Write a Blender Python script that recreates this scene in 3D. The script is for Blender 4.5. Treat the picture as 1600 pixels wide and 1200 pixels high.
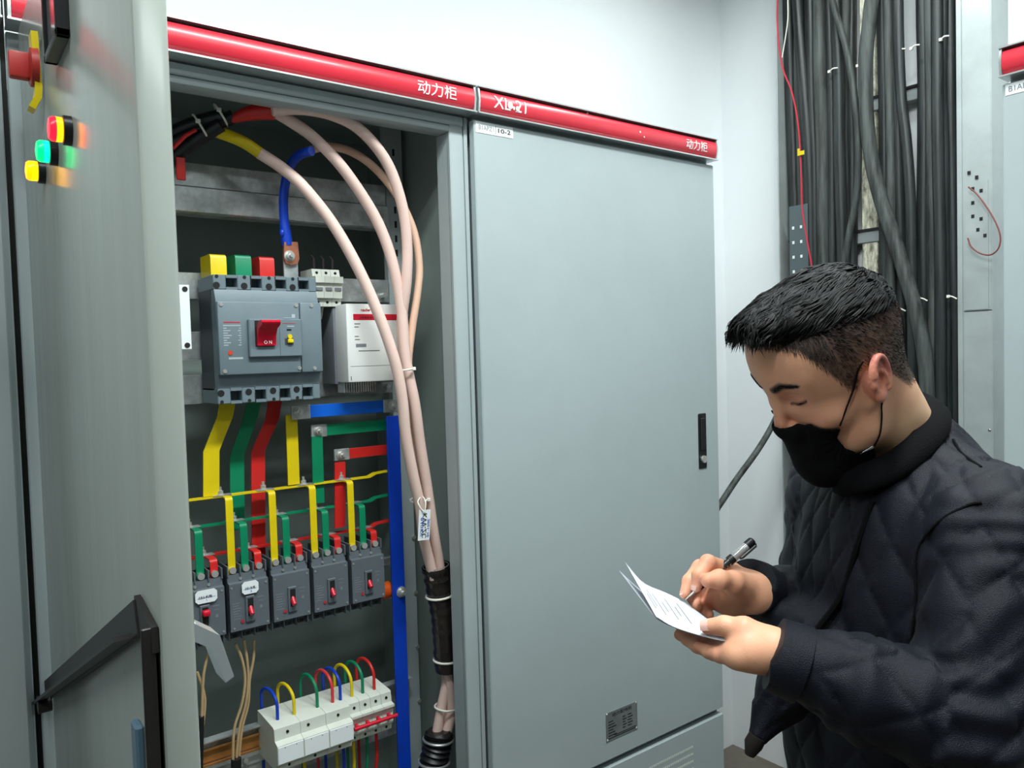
import bpy, bmesh, math, random
import numpy as np
from mathutils import Vector, Matrix
random.seed(7); rng=np.random.default_rng(7)
for o in list(bpy.data.objects): bpy.data.objects.remove(o)
S=bpy.context.scene; C=S.collection
# ---------------------------------------------------------------- camera
F_PX,YAW,PIT,ROL=1215.8,.6488,-.0389,-.0287
CAM=Vector((-.9645,-1.38,1.6))
FW=Vector((math.sin(YAW)*math.cos(PIT),math.cos(YAW)*math.cos(PIT),math.sin(PIT)))
_R=Vector((math.cos(YAW),-math.sin(YAW),0)); _U=_R.cross(FW)
RT=_R*math.cos(ROL)+_U*math.sin(ROL); UP=-_R*math.sin(ROL)+_U*math.cos(ROL)
cd=bpy.data.cameras.new('camera'); cam=bpy.data.objects.new('camera',cd); C.objects.link(cam)
cd.sensor_width=36; cd.lens=36*F_PX/1600; cd.clip_start=.02
cam.matrix_world=Matrix(((RT.x,UP.x,-FW.x,CAM.x),(RT.y,UP.y,-FW.y,CAM.y),(RT.z,UP.z,-FW.z,CAM.z),(0,0,0,1)))
S.camera=cam
# ---------------------------------------------------------------- light and exposure
S.view_settings.view_transform='Standard'; S.view_settings.look='None'; S.view_settings.gamma=1; S.view_settings.use_curve_mapping=False
S.view_settings.exposure=0.14
w=bpy.data.worlds.new('world'); S.world=w; w.use_nodes=True
w.node_tree.nodes['Background'].inputs[0].default_value=(.8,.95,1,1); w.node_tree.nodes['Background'].inputs[1].default_value=.3
def area(name,loc,sx,sy,power,rot=(0,0,0),col=(.93,1.0,.985)):
    l=bpy.data.lights.new(name,'AREA'); l.shape='RECTANGLE'; l.size=sx; l.size_y=sy; l.energy=power; l.color=col
    o=bpy.data.objects.new(name,l); o.location=loc; o.rotation_euler=rot; C.objects.link(o); return o
LAMPS=[(-.35,-.95,0),(.95,-.55,1.5708),(-1.9,-1.3,0),(-.3,-2.4,0)]
for k,(lx,ly,rz) in enumerate(LAMPS):
    area('lamp_light',(lx,ly,3.0),1.2,.16,[47,17,23,12][k],(0,0,rz))
# the picture plane of the photo turned into points of the room
def ray(u,v): return FW+RT*((u-800)/F_PX)-UP*((v-600)/F_PX)
def P(u,v,ax,val):
    d=ray(u,v); return CAM+d*((val-CAM[ax])/d[ax])
def PY(u,v,y): return P(u,v,1,y)
def PD(u,v,d): return CAM+ray(u,v)*d
# ---------------------------------------------------------------- materials
def lin(c): return tuple(((x/255)/12.92 if x/255<=.04045 else ((x/255+.055)/1.055)**2.4) for x in c)
def mat(name,rgb,rough=.5,metal=0,var=0,scale=8,bump=0,bscale=60,emit=0,trans=0,alpha=1,sss=0,coat=0,stretch=None,rvar=0,sheen=0,aniso=0,dark=None,spec=.5,ior=1.45):
    m=bpy.data.materials.new(name); m.use_nodes=True; nt=m.node_tree; b=nt.nodes['Principled BSDF']
    c=lin(rgb); b.inputs['Base Color'].default_value=(*c,1); b.inputs['Roughness'].default_value=rough; b.inputs['Metallic'].default_value=metal
    b.inputs['Specular IOR Level'].default_value=spec; b.inputs['IOR'].default_value=ior
    tc=nt.nodes.new('ShaderNodeTexCoord'); mp=nt.nodes.new('ShaderNodeMapping'); nt.links.new(tc.outputs['Object'],mp.inputs[0])
    if stretch: mp.inputs['Scale'].default_value=stretch
    if var or rvar:
        n=nt.nodes.new('ShaderNodeTexNoise'); n.inputs['Scale'].default_value=scale; n.inputs['Detail'].default_value=6; n.inputs['Roughness'].default_value=.65
        nt.links.new(mp.outputs[0],n.inputs[0])
        if var:
            r=nt.nodes.new('ShaderNodeValToRGB'); d=lin(dark) if dark else tuple(x*(1-var) for x in c)
            r.color_ramp.elements[0].position=.34; r.color_ramp.elements[1].position=.62
            r.color_ramp.elements[0].color=(*d,1); r.color_ramp.elements[1].color=(*[min(1,x*(1+var*.4)) for x in c],1)
            nt.links.new(n.outputs[0],r.inputs[0]); nt.links.new(r.outputs[0],b.inputs['Base Color'])
        if rvar:
            mr=nt.nodes.new('ShaderNodeMapRange'); mr.inputs['To Min'].default_value=max(.02,rough-rvar); mr.inputs['To Max'].default_value=rough+rvar
            nt.links.new(n.outputs[0],mr.inputs[0]); nt.links.new(mr.outputs[0],b.inputs['Roughness'])
    if bump:
        n2=nt.nodes.new('ShaderNodeTexNoise'); n2.inputs['Scale'].default_value=bscale; n2.inputs['Detail'].default_value=4
        nt.links.new(mp.outputs[0],n2.inputs[0]); bp=nt.nodes.new('ShaderNodeBump'); bp.inputs['Strength'].default_value=bump; bp.inputs['Distance'].default_value=.002
        nt.links.new(n2.outputs[0],bp.inputs['Height']); nt.links.new(bp.outputs[0],b.inputs['Normal'])
    if emit: b.inputs['Emission Color'].default_value=(*c,1); b.inputs['Emission Strength'].default_value=emit
    if trans: b.inputs['Transmission Weight'].default_value=trans
    if alpha<1: b.inputs['Alpha'].default_value=alpha
    if sss: b.inputs['Subsurface Weight'].default_value=sss; b.inputs['Subsurface Radius'].default_value=(.012,.005,.003); b.inputs['Subsurface Scale'].default_value=1
    if coat: b.inputs['Coat Weight'].default_value=coat; b.inputs['Coat Roughness'].default_value=.15
    if sheen: b.inputs['Sheen Weight'].default_value=sheen; b.inputs['Sheen Roughness'].default_value=.4
    return m
M={}
M['paint']=mat('cabinet_paint',(166,177,179),.36,var=.05,scale=3,bump=.06,bscale=260)
M['paint_door']=mat('door_paint',(166,174,168),.2,var=.05,scale=4,bump=.05,bscale=30,stretch=(1,6,.7),rvar=.05)
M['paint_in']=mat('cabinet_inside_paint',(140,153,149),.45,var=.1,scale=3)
M['gap']=mat('black_parts_gap_shade',(18,20,20),.7)  # flat black for small dark parts and for the shade in holes and gaps
M['red_band']=mat('red_enamel',(204,46,62),.33,var=.06,scale=6,coat=.25)
M['alu']=mat('aluminium_trim',(200,205,205),.35,metal=.8)
M['galv']=mat('galvanised_steel',(196,202,202),.36,metal=.6,var=.38,scale=22,rvar=.12)  # colour mottling made stronger to stand in for reflections in the rails
M['tray']=mat('galvanised_tray',(172,180,180),.5,metal=.3,var=.12,scale=7,rvar=.1)
M['steel']=mat('bright_steel',(222,222,218),.36,metal=.8)
M['chrome']=mat('chromed_lever',(214,222,226),.2,metal=.55)
M['black']=mat('black_plastic',(22,23,26),.4)
M['blacksteel']=mat('black_steel',(38,35,35),.45,var=.2,scale=20)
M['white']=mat('white_plastic',(226,228,226),.4,var=.03,scale=6)
M['beige']=mat('cream_plastic',(212,216,206),.45,var=.04,scale=20)
M['print']=mat('white_print',(225,228,228),.5)
M['printg']=mat('faded_white_print',(172,180,184),.5)
M['ink']=mat('black_ink',(30,32,38),.6)
M['greyink']=mat('grey_ink',(120,124,130),.6)
M['inkblue']=mat('blue_ink',(40,95,190),.6)
M['mccb']=mat('breaker_grey',(110,125,133),.45,var=.05,scale=20)
M['mccbd']=mat('breaker_dark_grey',(58,63,72),.5)
M['mccbs']=mat('small_breaker_grey',(93,101,108),.45,var=.05,scale=30)
M['redp']=mat('red_plastic',(205,22,48),.35)
M['yelp']=mat('yellow_plastic',(225,200,20),.4)
M['yel']=mat('yellow_sleeve',(222,196,10),.42,var=.06,scale=20)
M['grn']=mat('green_sleeve',(0,128,88),.42,var=.06,scale=20)
M['red']=mat('red_sleeve',(205,38,34),.42,var=.06,scale=20)
M['blu']=mat('blue_sleeve',(8,104,226),.38,var=.06,scale=20)
M['blud']=mat('dark_blue_sleeve',(10,62,185),.38,var=.1,scale=12)
M['pink']=mat('pink_insulation',(226,196,186),.5,var=.05,scale=9,sss=.05)
M['peach']=mat('peach_insulation',(224,184,160),.5,var=.05,scale=9)
M['tie']=mat('white_nylon',(232,230,220),.45)
M['copper']=mat('copper',(214,140,110),.35,metal=.7,var=.15,scale=60)
M['brass']=mat('yellow_zinc',(196,140,80),.35,metal=.7,var=.25,scale=12)
M['beigewire']=mat('bare_tan_wire',(184,156,116),.5,var=.1,scale=40)
M['blacksleeve']=mat('clear_black_sleeve',(40,36,34),.25,var=.5,scale=22,bump=.6,bscale=30,stretch=(1,1,.5))
M['orange']=mat('orange_insulator',(225,92,20),.4)
M['cable']=mat('black_cable_sheath',(44,49,50),.42,var=.45,scale=9,bump=.25,bscale=50,stretch=(6,6,.35),rvar=.12,dark=(20,22,23))
M['cableg']=mat('dusty_highlight_sheath',(72,78,76),.6,var=.45,scale=9,bump=.2,bscale=60,stretch=(6,6,.5),dark=(34,37,36))  # dusty grey; pale lengthwise streaks painted in place of highlights
M['wall']=mat('white_wall_paint',(240,243,245),.6,var=.025,scale=1.2,bump=.08,bscale=90)
M['floor']=mat('dusty_concrete',(112,105,95),.75,var=.3,scale=5,bump=.3,bscale=40)
M['wallg']=mat('unseen_wall_dark_grey',(70,77,77),.5)  # unseen walls, coloured dark grey to cut the fill light
M['ceil']=mat('ceiling_paint',(228,232,232),.7)
M['redw']=mat('red_wire',(190,40,60),.4)
M['timber']=mat('peeling_white_timber',(222,220,200),.7,var=.9,scale=13,stretch=(1,5,1.6),dark=(120,114,98))
M['glassgrey']=mat('meter_glass',(150,150,155),.08,coat=1)
M['sticker']=mat('sticker_white',(235,240,242),.4)
def lampmat(name,c,e): return mat(name,c,.25,emit=e)
M['lred']=lampmat('red_lamp_lens',(255,20,40),2.6); M['lgrn']=lampmat('green_lamp_lens',(0,235,110),1.8); M['lyel']=lampmat('yellow_lamp_lens',(255,150,0),2.4)
M['lredc']=lampmat('red_lamp_glow',(255,150,10),3.0); M['lgrnc']=lampmat('green_lamp_glow',(0,255,150),2.4); M['lyelc']=lampmat('yellow_lamp_glow',(255,185,0),3.0)
M['tube']=mat('lit_tube',(240,255,252),.4,emit=6)
# ---------------------------------------------------------------- mesh builder
class MB:
    def __init__(s): s.v=[]; s.f=[]; s.m=[]; s.cm=0
    def add(s,vs,fs):
        o=len(s.v); s.v+= [tuple(x) for x in vs]; s.f+=[tuple(i+o for i in f) for f in fs]; s.m+=[s.cm]*len(fs); return s
    def box(s,x0,x1,y0,y1,z0,z1,b=0):
        if x0>x1: x0,x1=x1,x0
        if y0>y1: y0,y1=y1,y0
        if z0>z1: z0,z1=z1,z0
        if b<=0:
            vs=[(x,y,z) for x in (x0,x1) for y in (y0,y1) for z in (z0,z1)]
            return s.add(vs,[(0,1,3,2),(4,6,7,5),(0,4,5,1),(2,3,7,6),(0,2,6,4),(1,5,7,3)])
        b=min(b,(x1-x0)*.49,(y1-y0)*.49,(z1-z0)*.49)
        bm=bmesh.new(); 
        r=bmesh.ops.create_cube(bm,size=1)
        for v in bm.verts: v.co=Vector((x0+(v.co.x+.5)*(x1-x0),y0+(v.co.y+.5)*(y1-y0),z0+(v.co.z+.5)*(z1-z0)))
        bmesh.ops.bevel(bm,geom=list(bm.edges),offset=b,segments=2 if b>.0025 else 1,affect='EDGES',profile=.5)
        bm.verts.index_update(); s.add([v.co[:] for v in bm.verts],[[v.index for v in f.verts] for f in bm.faces]); bm.free(); return s
    def prism(s,pts,ax,a,b):
        """pts: outline in the two other axes (cyclic order), extruded along axis ax from a to b"""
        n=len(pts); mk={0:lambda p,t:(t,p[0],p[1]),1:lambda p,t:(p[0],t,p[1]),2:lambda p,t:(p[0],p[1],t)}[ax]
        vs=[mk(p,a) for p in pts]+[mk(p,b) for p in pts]
        return s.add(vs,[tuple(range(n)),tuple(range(2*n-1,n-1,-1))]+[(i,(i+1)%n,n+(i+1)%n,n+i) for i in range(n)])
    def tube(s,path,r,n=12,cap=True,sy=1):
        path=[Vector(p) for p in path]; N=len(path); rr=r if hasattr(r,'__len__') else [r]*N
        ref=Vector((0,0,1)); t0=(path[1]-path[0]).normalized()
        if abs(t0.dot(ref))>.9: ref=Vector((1,0,0))
        u=t0.cross(ref).normalized(); vs=[]
        for i,p in enumerate(path):
            t=(path[min(i+1,N-1)]-path[max(i-1,0)]).normalized()
            u=(u-t*u.dot(t)).normalized(); w=t.cross(u)
            for k in range(n):
                a=2*math.pi*k/n; vs.append(p+u*(math.cos(a)*rr[i])+w*(math.sin(a)*rr[i]*sy))
        fs=[(i*n+k,i*n+(k+1)%n,(i+1)*n+(k+1)%n,(i+1)*n+k) for i in range(N-1) for k in range(n)]
        if cap: fs+=[tuple(range(n-1,-1,-1)),tuple((N-1)*n+k for k in range(n))]
        return s.add(vs,fs)
    def cyl(s,p0,p1,r,n=16,r1=None):
        return s.tube([p0,p1],[r,r if r1 is None else r1],n)
    def ribbon(s,path,wv,tv):
        """flat bar: swept along path, half width vector wv, half thickness vector function tv"""
        path=[Vector(p) for p in path]; vs=[];N=len(path); wv=Vector(wv)
        for i,p in enumerate(path):
            a=(path[i]-path[i-1]).normalized() if i>0 else None; b=(path[i+1]-path[i]).normalized() if i<N-1 else None
            t=((a or b)+(b or a)).normalized(); nrm=t.cross(wv).normalized()
            k=1/max(.5,abs(nrm.dot((b or a).cross(wv).normalized())))
            h=nrm*tv*k
            vs+=[p-wv-h,p+wv-h,p+wv+h,p-wv+h]
        fs=[(i*4+k,i*4+(k+1)%4,i*4+4+(k+1)%4,i*4+4+k) for i in range(N-1) for k in range(4)]+[(3,2,1,0),tuple((N-1)*4+k for k in range(4))]
        return s.add(vs,fs)
    def ball(s,c,r,n=12,sc=(1,1,1)):
        bm=bmesh.new(); bmesh.ops.create_uvsphere(bm,u_segments=n,v_segments=max(6,n//2),radius=r)
        bm.verts.index_update(); s.add([(c[0]+v.co.x*sc[0],c[1]+v.co.y*sc[1],c[2]+v.co.z*sc[2]) for v in bm.verts],[[v.index for v in f.verts] for f in bm.faces]); bm.free(); return s
    def cmat(s,i): s.cm=i; return s
WL={}
def wloc(o): return WL.get(o.name,Vector((0,0,0))) if o else Vector((0,0,0))
def tag(o,label=None,cat=None,group=None,kind=None):
    if label: o['label']=label
    if cat: o['category']=cat
    if group: o['group']=group
    if kind: o['kind']=kind
    return o
def obj(name,mb,mats,parent=None,label=None,cat=None,group=None,kind=None,ang=35,smooth=True):
    if not isinstance(mats,(list,tuple)): mats=[mats]
    vs=np.array(mb.v,dtype=float)
    org=wloc(parent)
    if parent is None:
        mn,mx=vs.min(0),vs.max(0); org=Vector(((mn[0]+mx[0])/2,(mn[1]+mx[1])/2,mn[2]))
    me=bpy.data.meshes.new(name); me.from_pydata((vs-np.array(org)).tolist(),[],mb.f); 
    for m in mats: me.materials.append(M[m] if isinstance(m,str) else m)
    if len(mats)>1: me.polygons.foreach_set('material_index',mb.m)
    bm=bmesh.new(); bm.from_mesh(me); bmesh.ops.recalc_face_normals(bm,faces=bm.faces); bm.to_mesh(me); bm.free()
    if smooth:
        me.shade_smooth(); me.set_sharp_from_angle(angle=math.radians(ang))
    o=bpy.data.objects.new(name,me); C.objects.link(o)
    if parent: o.parent=parent
    else: o.location=org
    WL[o.name]=Vector(org)
    return tag(o,label,cat,group,kind)
def thing(name,loc,label,cat,group=None):
    o=bpy.data.objects.new(name,None); C.objects.link(o); o.location=loc; o.empty_display_size=.05; WL[o.name]=Vector(loc)
    return tag(o,label,cat,group)
def dup(root,loc,label=None,group=None):
    r=root.copy(); C.objects.link(r); r.location=loc; WL[r.name]=Vector(loc)
    if label: r['label']=label
    if group: r['group']=group
    for ch in list(root.children):
        c=ch.copy(); C.objects.link(c); c.parent=r
        for g in list(ch.children):
            d=g.copy(); C.objects.link(d); d.parent=c
    return r
def text_mb(txt,h,place,depth=.0006,bold=0,width=None,spacing=1.0,fine=0):
    """flat raised lettering: place(x,y,t) puts a point of the text plane (t = height above the surface) into the room"""
    cu=bpy.data.curves.new('t','FONT'); cu.body=txt; cu.size=1; cu.extrude=.5; cu.offset=bold; cu.resolution_u=3; cu.space_character=spacing
    to=bpy.data.objects.new('t',cu); C.objects.link(to); bpy.context.view_layer.update()
    me=bpy.data.meshes.new_from_object(to.evaluated_get(bpy.context.evaluated_depsgraph_get()))
    if fine:
        bm=bmesh.new(); bm.from_mesh(me); bmesh.ops.triangulate(bm,faces=bm.faces)
        for _ in range(3): bmesh.ops.subdivide_edges(bm,edges=[e for e in bm.edges if (e.verts[0].co-e.verts[1].co).length>.14 and abs(e.verts[0].co.z-e.verts[1].co.z)<.5],cuts=1); bmesh.ops.triangulate(bm,faces=bm.faces)
        bm.to_mesh(me); bm.free()
    co=np.array([v.co[:] for v in me.vertices]) if len(me.vertices) else np.zeros((0,3)); fs=[tuple(p.vertices) for p in me.polygons]
    bpy.data.objects.remove(to); bpy.data.curves.remove(cu); bpy.data.meshes.remove(me)
    mb=MB()
    if len(co)==0: return mb
    mn,mx=co.min(0),co.max(0); co[:,0]-=mn[0]; co[:,1]-=mn[1]; sc=h/(mx[1]-mn[1]); sx=sc if width is None else width/(mx[0]-mn[0])
    mb.add([place(a*sx,b*sc,depth*(c>0)) for a,b,c in co],fs); return mb
def spline(pts,n=8):
    """Catmull-Rom through the points"""
    pts=[Vector(p) for p in pts]; q=[pts[0]*2-pts[1]]+pts+[pts[-1]*2-pts[-2]]; out=[]
    for i in range(1,len(q)-2):
        a,b,c,d=q[i-1:i+3]
        for k in range(n):
            t=k/n; out.append(.5*((2*b)+(c-a)*t+(2*a-5*b+4*c-d)*t*t+(3*b-a-3*c+d)*t**3))
    out.append(pts[-1]); return out
# ================================================================ THE ROOM
XB,YA,ZC=1.573,.561,3.2
XL,YF=-3.2,-3.4
def st(name,mb,m,**k): return obj(name,mb,m,kind='structure',**k)
st('floor',MB().box(XL-.1,XB+.1,YF-.1,YA+.1,-.1,0),'floor')
st('ceiling',MB().box(XL-.1,XB+.1,YF-.1,YA+.1,ZC,ZC+.1),'ceil')
st('wall_back',MB().box(XL-.1,XB+.1,YA,YA+.1,0,ZC),'wall')
st('wall_right',MB().box(XB,XB+.1,YF,YA,0,ZC),'wall')
st('wall_left',MB().box(XL-.1,XL,YF,YA,0,ZC),'wallg')
st('wall_front',MB().box(XL-.1,XB+.1,YF-.1,YF,0,ZC),'wallg')
for k,(lx,ly,rz) in enumerate(LAMPS):
    t=thing('ceiling_lamp',(lx,ly,3.03),['white batten lamp on the ceiling above the open cabinet','white batten lamp on the ceiling by the cable tray','white batten lamp on the ceiling to the left of the cabinets','white batten lamp on the ceiling behind the photographer'][k],'lamp')
    a,b=(.62,.09) if rz==0 else (.09,.62)
    obj('housing',MB().box(lx-a,lx+a,ly-b,ly+b,3.08,3.2,.01),'white',t)
    if rz==0: q=MB().cyl((lx-.6,ly,3.045),(lx+.6,ly,3.045),.016)
    else: q=MB().cyl((lx,ly-.6,3.045),(lx,ly+.6,3.045),.016)
    obj('tube',q,'tube',t)
# ================================================================ CABINETS
ZT,ZB,ZH1,ZH0,ZTOP=2.102,.584,2.168,2.113,2.165
DEP=.50
def header(parent,x0,x1,face=lambda x,y,z:(x,y,z)):
    # curved red band between two thin aluminium flanges
    n=10; pts=[]
    for k in range(n+1):
        a=-1+2*k/n; pts.append((-.004-.016*(1-a*a)**.5*1.0,(ZH0+ZH1)/2+a*(ZH1-ZH0)/2*.93))
    pts+= [(.02,ZH1-.003),(.02,ZH0+.003)]
    mb=MB().prism(pts,0,x0+.006,x1-.006); mb.v=[face(*p) for p in mb.v]
    obj('header_band',mb,'red_band',parent)
    for z,nm in ((ZH0,'header_flange'),(ZH1,'header_flange')):
        mb=MB().box(x0,x1,-.02,.03,z-.0015,z+.0015); mb.v=[face(*p) for p in mb.v]; obj(nm,mb,'alu',parent)
    for x in (x0,x1):
        s=1 if x==x0 else -1
        mb=MB().prism([(-.016,ZH0),(-.02,(ZH0+ZH1)/2),(-.016,ZH1),(.03,ZH1),(.03,ZH0)],0,x+s*.001,x+s*.0055); mb.v=[face(*p) for p in mb.v]; obj('header_end_cap',mb,'galv',parent)
def bandy(z): 
    a=(z-(ZH0+ZH1)/2)/((ZH1-ZH0)/2*.93); return -.004-.016*math.sqrt(max(0,1-a*a))
def on_band(x0,z0,face=None):
    def f(x,y,t):
        z=z0+y; p=(x0+x,bandy(z)-.0004-t,z); return p
    return f
# --- closed cabinet (right)
cr=thing('switch_cabinet',(.4,.25,0),'tall closed grey metal switch cabinet with red header band, right of the open one','cabinet')
obj('carcass',MB().box(.012,.8,.022,DEP,.09,ZTOP,.002),'paint',cr)
obj('plinth',MB().box(.02,.79,.04,DEP-.02,0,.09),'gap',cr)
dr=obj('door',MB().box(0,.8,0,.0205,ZB,ZT,.0022),'paint',cr)
obj('label_sticker',MB().box(.004,.104,-.001,0,ZT-.026,ZT-.002),'sticker',dr)
pl=lambda x0,z0,yy=-.0012:(lambda x,y,t:(x0+x,yy-t,z0+y))
obj('sticker_lettering',text_mb('B1APZ1',.0095,pl(.011,ZT-.019),.0003,width=.04),'greyink',dr)
mb=text_mb('10-2',.0095,pl(.063,ZT-.0195),.0003,bold=.015,width=.034); mb.box(.056,.0568,-.0013,-.001,ZT-.024,ZT-.005); obj('sticker_lettering',mb,'ink',dr)
# lock
L0,L1=PY(1088,647,0),PY(1103,731,0)
lx=(L0.x+L1.x)/2+.004; lz0,lz1=L1.z,PY(1095,646,0).z
lk=obj('lock_plate',MB().box(lx-.0165,lx+.0165,-.003,.001,lz0,lz1,.002),'black',dr)
obj('lock_lever',MB().box(lx-.010,lx+.010,-.007,-.002,lz0+.05,lz1-.012,.003),'gap',dr)
obj('lock_key_cylinder',MB().cyl((lx,-.001,lz0+.026),(lx,-.009,lz0+.026),.010,20),'steel',dr)
obj('lock_screw',MB().cyl((lx,-.001,lz1-.009),(lx,-.0045,lz1-.009),.0035,10),'blacksteel',dr)
# rating plate
A,B=PY(946,1115,0),PY(995,1093,0); D=PY(946,1161,0)
px0,px1,pz1=A.x,B.x,A.z; pz0=D.z
obj('rating_plate',MB().box(px0,px1,-.0012,0,pz0,pz1,.0006),mat('plate_metal',(142,148,148),.35,metal=.5,var=.2,scale=30),dr)
pw=px1-px0; ph=pz1-pz0
obj('plate_lettering',text_mb('动力配电柜',ph*.13,pl(px0+pw*.2,pz0+ph*.80,-.0013),.0003,width=pw*.62),'ink',dr)
mb=MB()
for k in range(6):
    z=pz0+ph*(.66-.095*k); mb.box(px0+pw*.07,px0+pw*(.22+.05*(k%3)),-.0016,-.0012,z-.0012,z+.0012)
    if k<5: mb.box(px0+pw*.52,px0+pw*(.6+.04*(k%2)),-.0016,-.0012,z-.0012,z+.0012); mb.box(px0+pw*.68,px0+pw*(.8+.04*(k%2)),-.0016,-.0012,z-.0012,z+.0012)
mb.box(px0+pw*.06,px0+pw*.94,-.0016,-.0012,pz0+ph*.08,pz0+ph*.11); mb.box(px0+pw*.25,px0+pw*.94,-.0016,-.0012,pz0+ph*.14,pz0+ph*.165)
obj('plate_print',mb,'ink',dr)
for x in (px0+.004,px1-.004):
    for z in (pz0+.004,pz1-.004): obj('rivet',MB().ball((x,-.0012,z),.0032,8,(1,.5,1)),'steel',dr)
# kick panel with louvre holes
kp=obj('kick_panel',MB().box(0,.8,0.0,.0205,.1,ZB-.018,.002),'paint',cr)
mb=MB()
va_,vb_=PY(1016,1198,0),PY(1082,1167,0)
for r in range(7):
    for k in range(24):
        x=va_.x+(vb_.x-va_.x)*k/23; z=vb_.z-.020*r
        mb.box(x-.0018,x+.0018,-.0006,.0002,z-.003,z+.003)
obj('vent_holes',mb,'beige',kp,kind='stuff')
header(cr,.0,.797)
obj('header_lettering',text_mb('XL-21',.026,on_band(.04,ZH0+.016),bold=.004,width=.088,fine=1),'print',cr)
obj('header_lettering',text_mb('动力柜',.026,on_band(.665,ZH0+.014),bold=.004,width=.085,fine=1),'print',cr)
mb=MB()
for (x,z,r) in ((.0835,.027,.0075),(.094,.022,.003),(.104,.023,.0055),(.49,.03,.0025),(.505,.02,.002),(.32,.05,.003)):
    zz=ZH0+z; mb.ball((x,bandy(zz)-.0006,zz),r,10,(1,.12,1.1))
obj('adhesive_residue',mb,'beige',cr)
# --- open cabinet (middle)
co=thing('open_power_cabinet',(-.4,.25,0),'grey metal power cabinet standing open, coloured busbars and breakers inside','cabinet')
LZ=PY(700,205,.022).z           # underside of the frame's head
fr0=PY(703,240,.022).x; fr1=PY(724,240,.022).x
obj('side_panel',MB().box(-.005,-.0025,.03,DEP,.05,ZTOP-.006),'paint_in',co)
obj('side_panel',MB().box(-.80,-.797,.03,DEP,.05,ZTOP-.006),'paint_in',co)
obj('back_panel',MB().box(-.797,-.005,DEP-.012,DEP-.009,.05,ZTOP-.006),'paint_in',co)
obj('top_panel',MB().box(-.797,-.005,.03,DEP-.012,ZTOP-.009,ZTOP-.006),'paint_in',co)
obj('bottom_panel',MB().box(-.797,-.005,.03,DEP-.012,.1,.103),'paint_in',co)
obj('plinth',MB().box(-.79,-.01,.03,DEP-.02,0,.098),'gap',co)
# right post: outer strip, face, inner lip turning inward
mb=MB().box(fr1+.002,-.0035,.0205,.032,.1,ZH0-.003,.0015); obj('frame_strip',mb,'paint',co)
mb=MB().box(fr0,fr1,.0215,.034,.1,ZH0-.006,.002); mb.box(fr0,fr0+.004,.03,.075,.12,LZ,.001); mb.box(fr1,fr1+.0025,.026,.034,.1,ZH0-.006); obj('frame_post',mb,'paint',co)
mb=MB().box(-.84,-.785,.0205,.034,.1,ZH0-.006,.002); mb.box(-.785,-.755,.0215,.034,.1,ZH0-.006,.002); mb.box(-.759,-.755,.03,.075,.12,LZ,.001); obj('frame_post',mb,'paint',co)
mb=MB().box(-.785,fr1,.0185,.034,LZ+.014,ZH0-.004,.002); mb.box(-.785,fr0+.002,.022,.07,LZ,LZ+.014,.004); obj('frame_head',mb,'paint',co)
mb=MB().box(-.785,fr1,.0205,.034,.1,.16,.002); obj('frame_sill',mb,'paint',co)
header(co,-.84,-.004)
obj('header_lettering',text_mb('动力柜',.027,on_band(-.148,ZH0+.014),bold=.004,width=.093,fine=1),'print',co)
# door swung open to ninety degrees
DL=.74; xo,xi=-.8265,-.8005
dl=obj('door',MB().box(xo,xi,-DL,-.004,ZB,ZT,.004),'paint_door',co)
mb=MB().box(xi-.004,xi+.001,-DL+.03,-.03,ZB+.03,ZT-.03); obj('door_inner_tray',mb,'paint',dl)
mb=MB().box(-.803,-.799,-.012,.02,ZT-.2,ZT-.12); mb.box(-.803,-.799,-.012,.02,ZB+.1,ZB+.18); obj('hinge',mb,'blacksteel',dl)
def PX(u,v,x=xo): return P(u,v,0,x)
for nm,(u,v),r,off in (('lred',(111,205),.0150,.019),('lgrn',(89,239),.0145,.019),('lyel',(70,269),.0145,.019)):
    c=PX(u,v)
    obj('lamp_bezel',MB().tube([c,c+Vector((-.008,0,0)),c+Vector((-.0085,0,0))],[r*1.02,r*1.02,r*.9],24),'black',dl)
    obj('lamp_lens',MB().tube([c+Vector((-.008,0,0)),c+Vector((-.0145,0,0))],[r*.84,r*.86],24),nm+'c',dl)
    obj('lamp_cap',MB().tube([c+Vector((-.0145,0,0)),c+Vector((-.018,0,0)),c+Vector((-.0205,0,0)),c+Vector((-.0215,0,0))],[r*.86,r*.84,r*.7,r*.3],24),nm,dl)
# red rotary handle on yellow plate
k1=PX(66,48); k2=PX(70,150); kc=PX(66,108)
mb=MB().ribbon([Vector((xo-.008,kc.y,k1.z)),Vector((xo-.006,kc.y,k2.z+.01)),Vector((xo-.007,kc.y,k2.z-.002)),Vector((xo-.014,kc.y+.002,k2.z-.016))],(0,.012,0),.0038)
obj('switch_plate',mb,'yelp',dl)
mb=MB().tube([(xo-.005,kc.y,kc.z),(xo-.013,kc.y,kc.z),(xo-.0145,kc.y,kc.z)],[.024,.023,.019],24); mb.box(xo-.036,xo-.013,kc.y-.008,kc.y+.008,kc.z-.0165,kc.z+.0155,.003)
obj('rotary_switch_knob',mb,mat('faded_red_plastic',(176,48,44),.45),dl)
# panel meter
c0=PX(110,52); mzb=PX(110,56).z; my=c0.y
zz1=ZT-.02
mw=.096; mb=MB()
y0m,y1m=my,my+mw; z0m=PX(110,58).z; z1m=z0m+.096
for (a,b,c_,d_) in ((y0m,y1m,z0m,z0m+.008),(y0m,y1m,z1m-.008,z1m),(y0m,y0m+.008,z0m,z1m),(y1m-.008,y1m,z0m,z1m)): mb.box(xo-.013,xo,a,b,c_,d_,.001)
obj('meter_bezel',mb,'black',dl); obj('meter_glass',MB().box(xo-.009,xo-.001,y0m+.008,y1m-.008,z0m+.008,z1m-.008),'glassgrey',dl)
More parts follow.
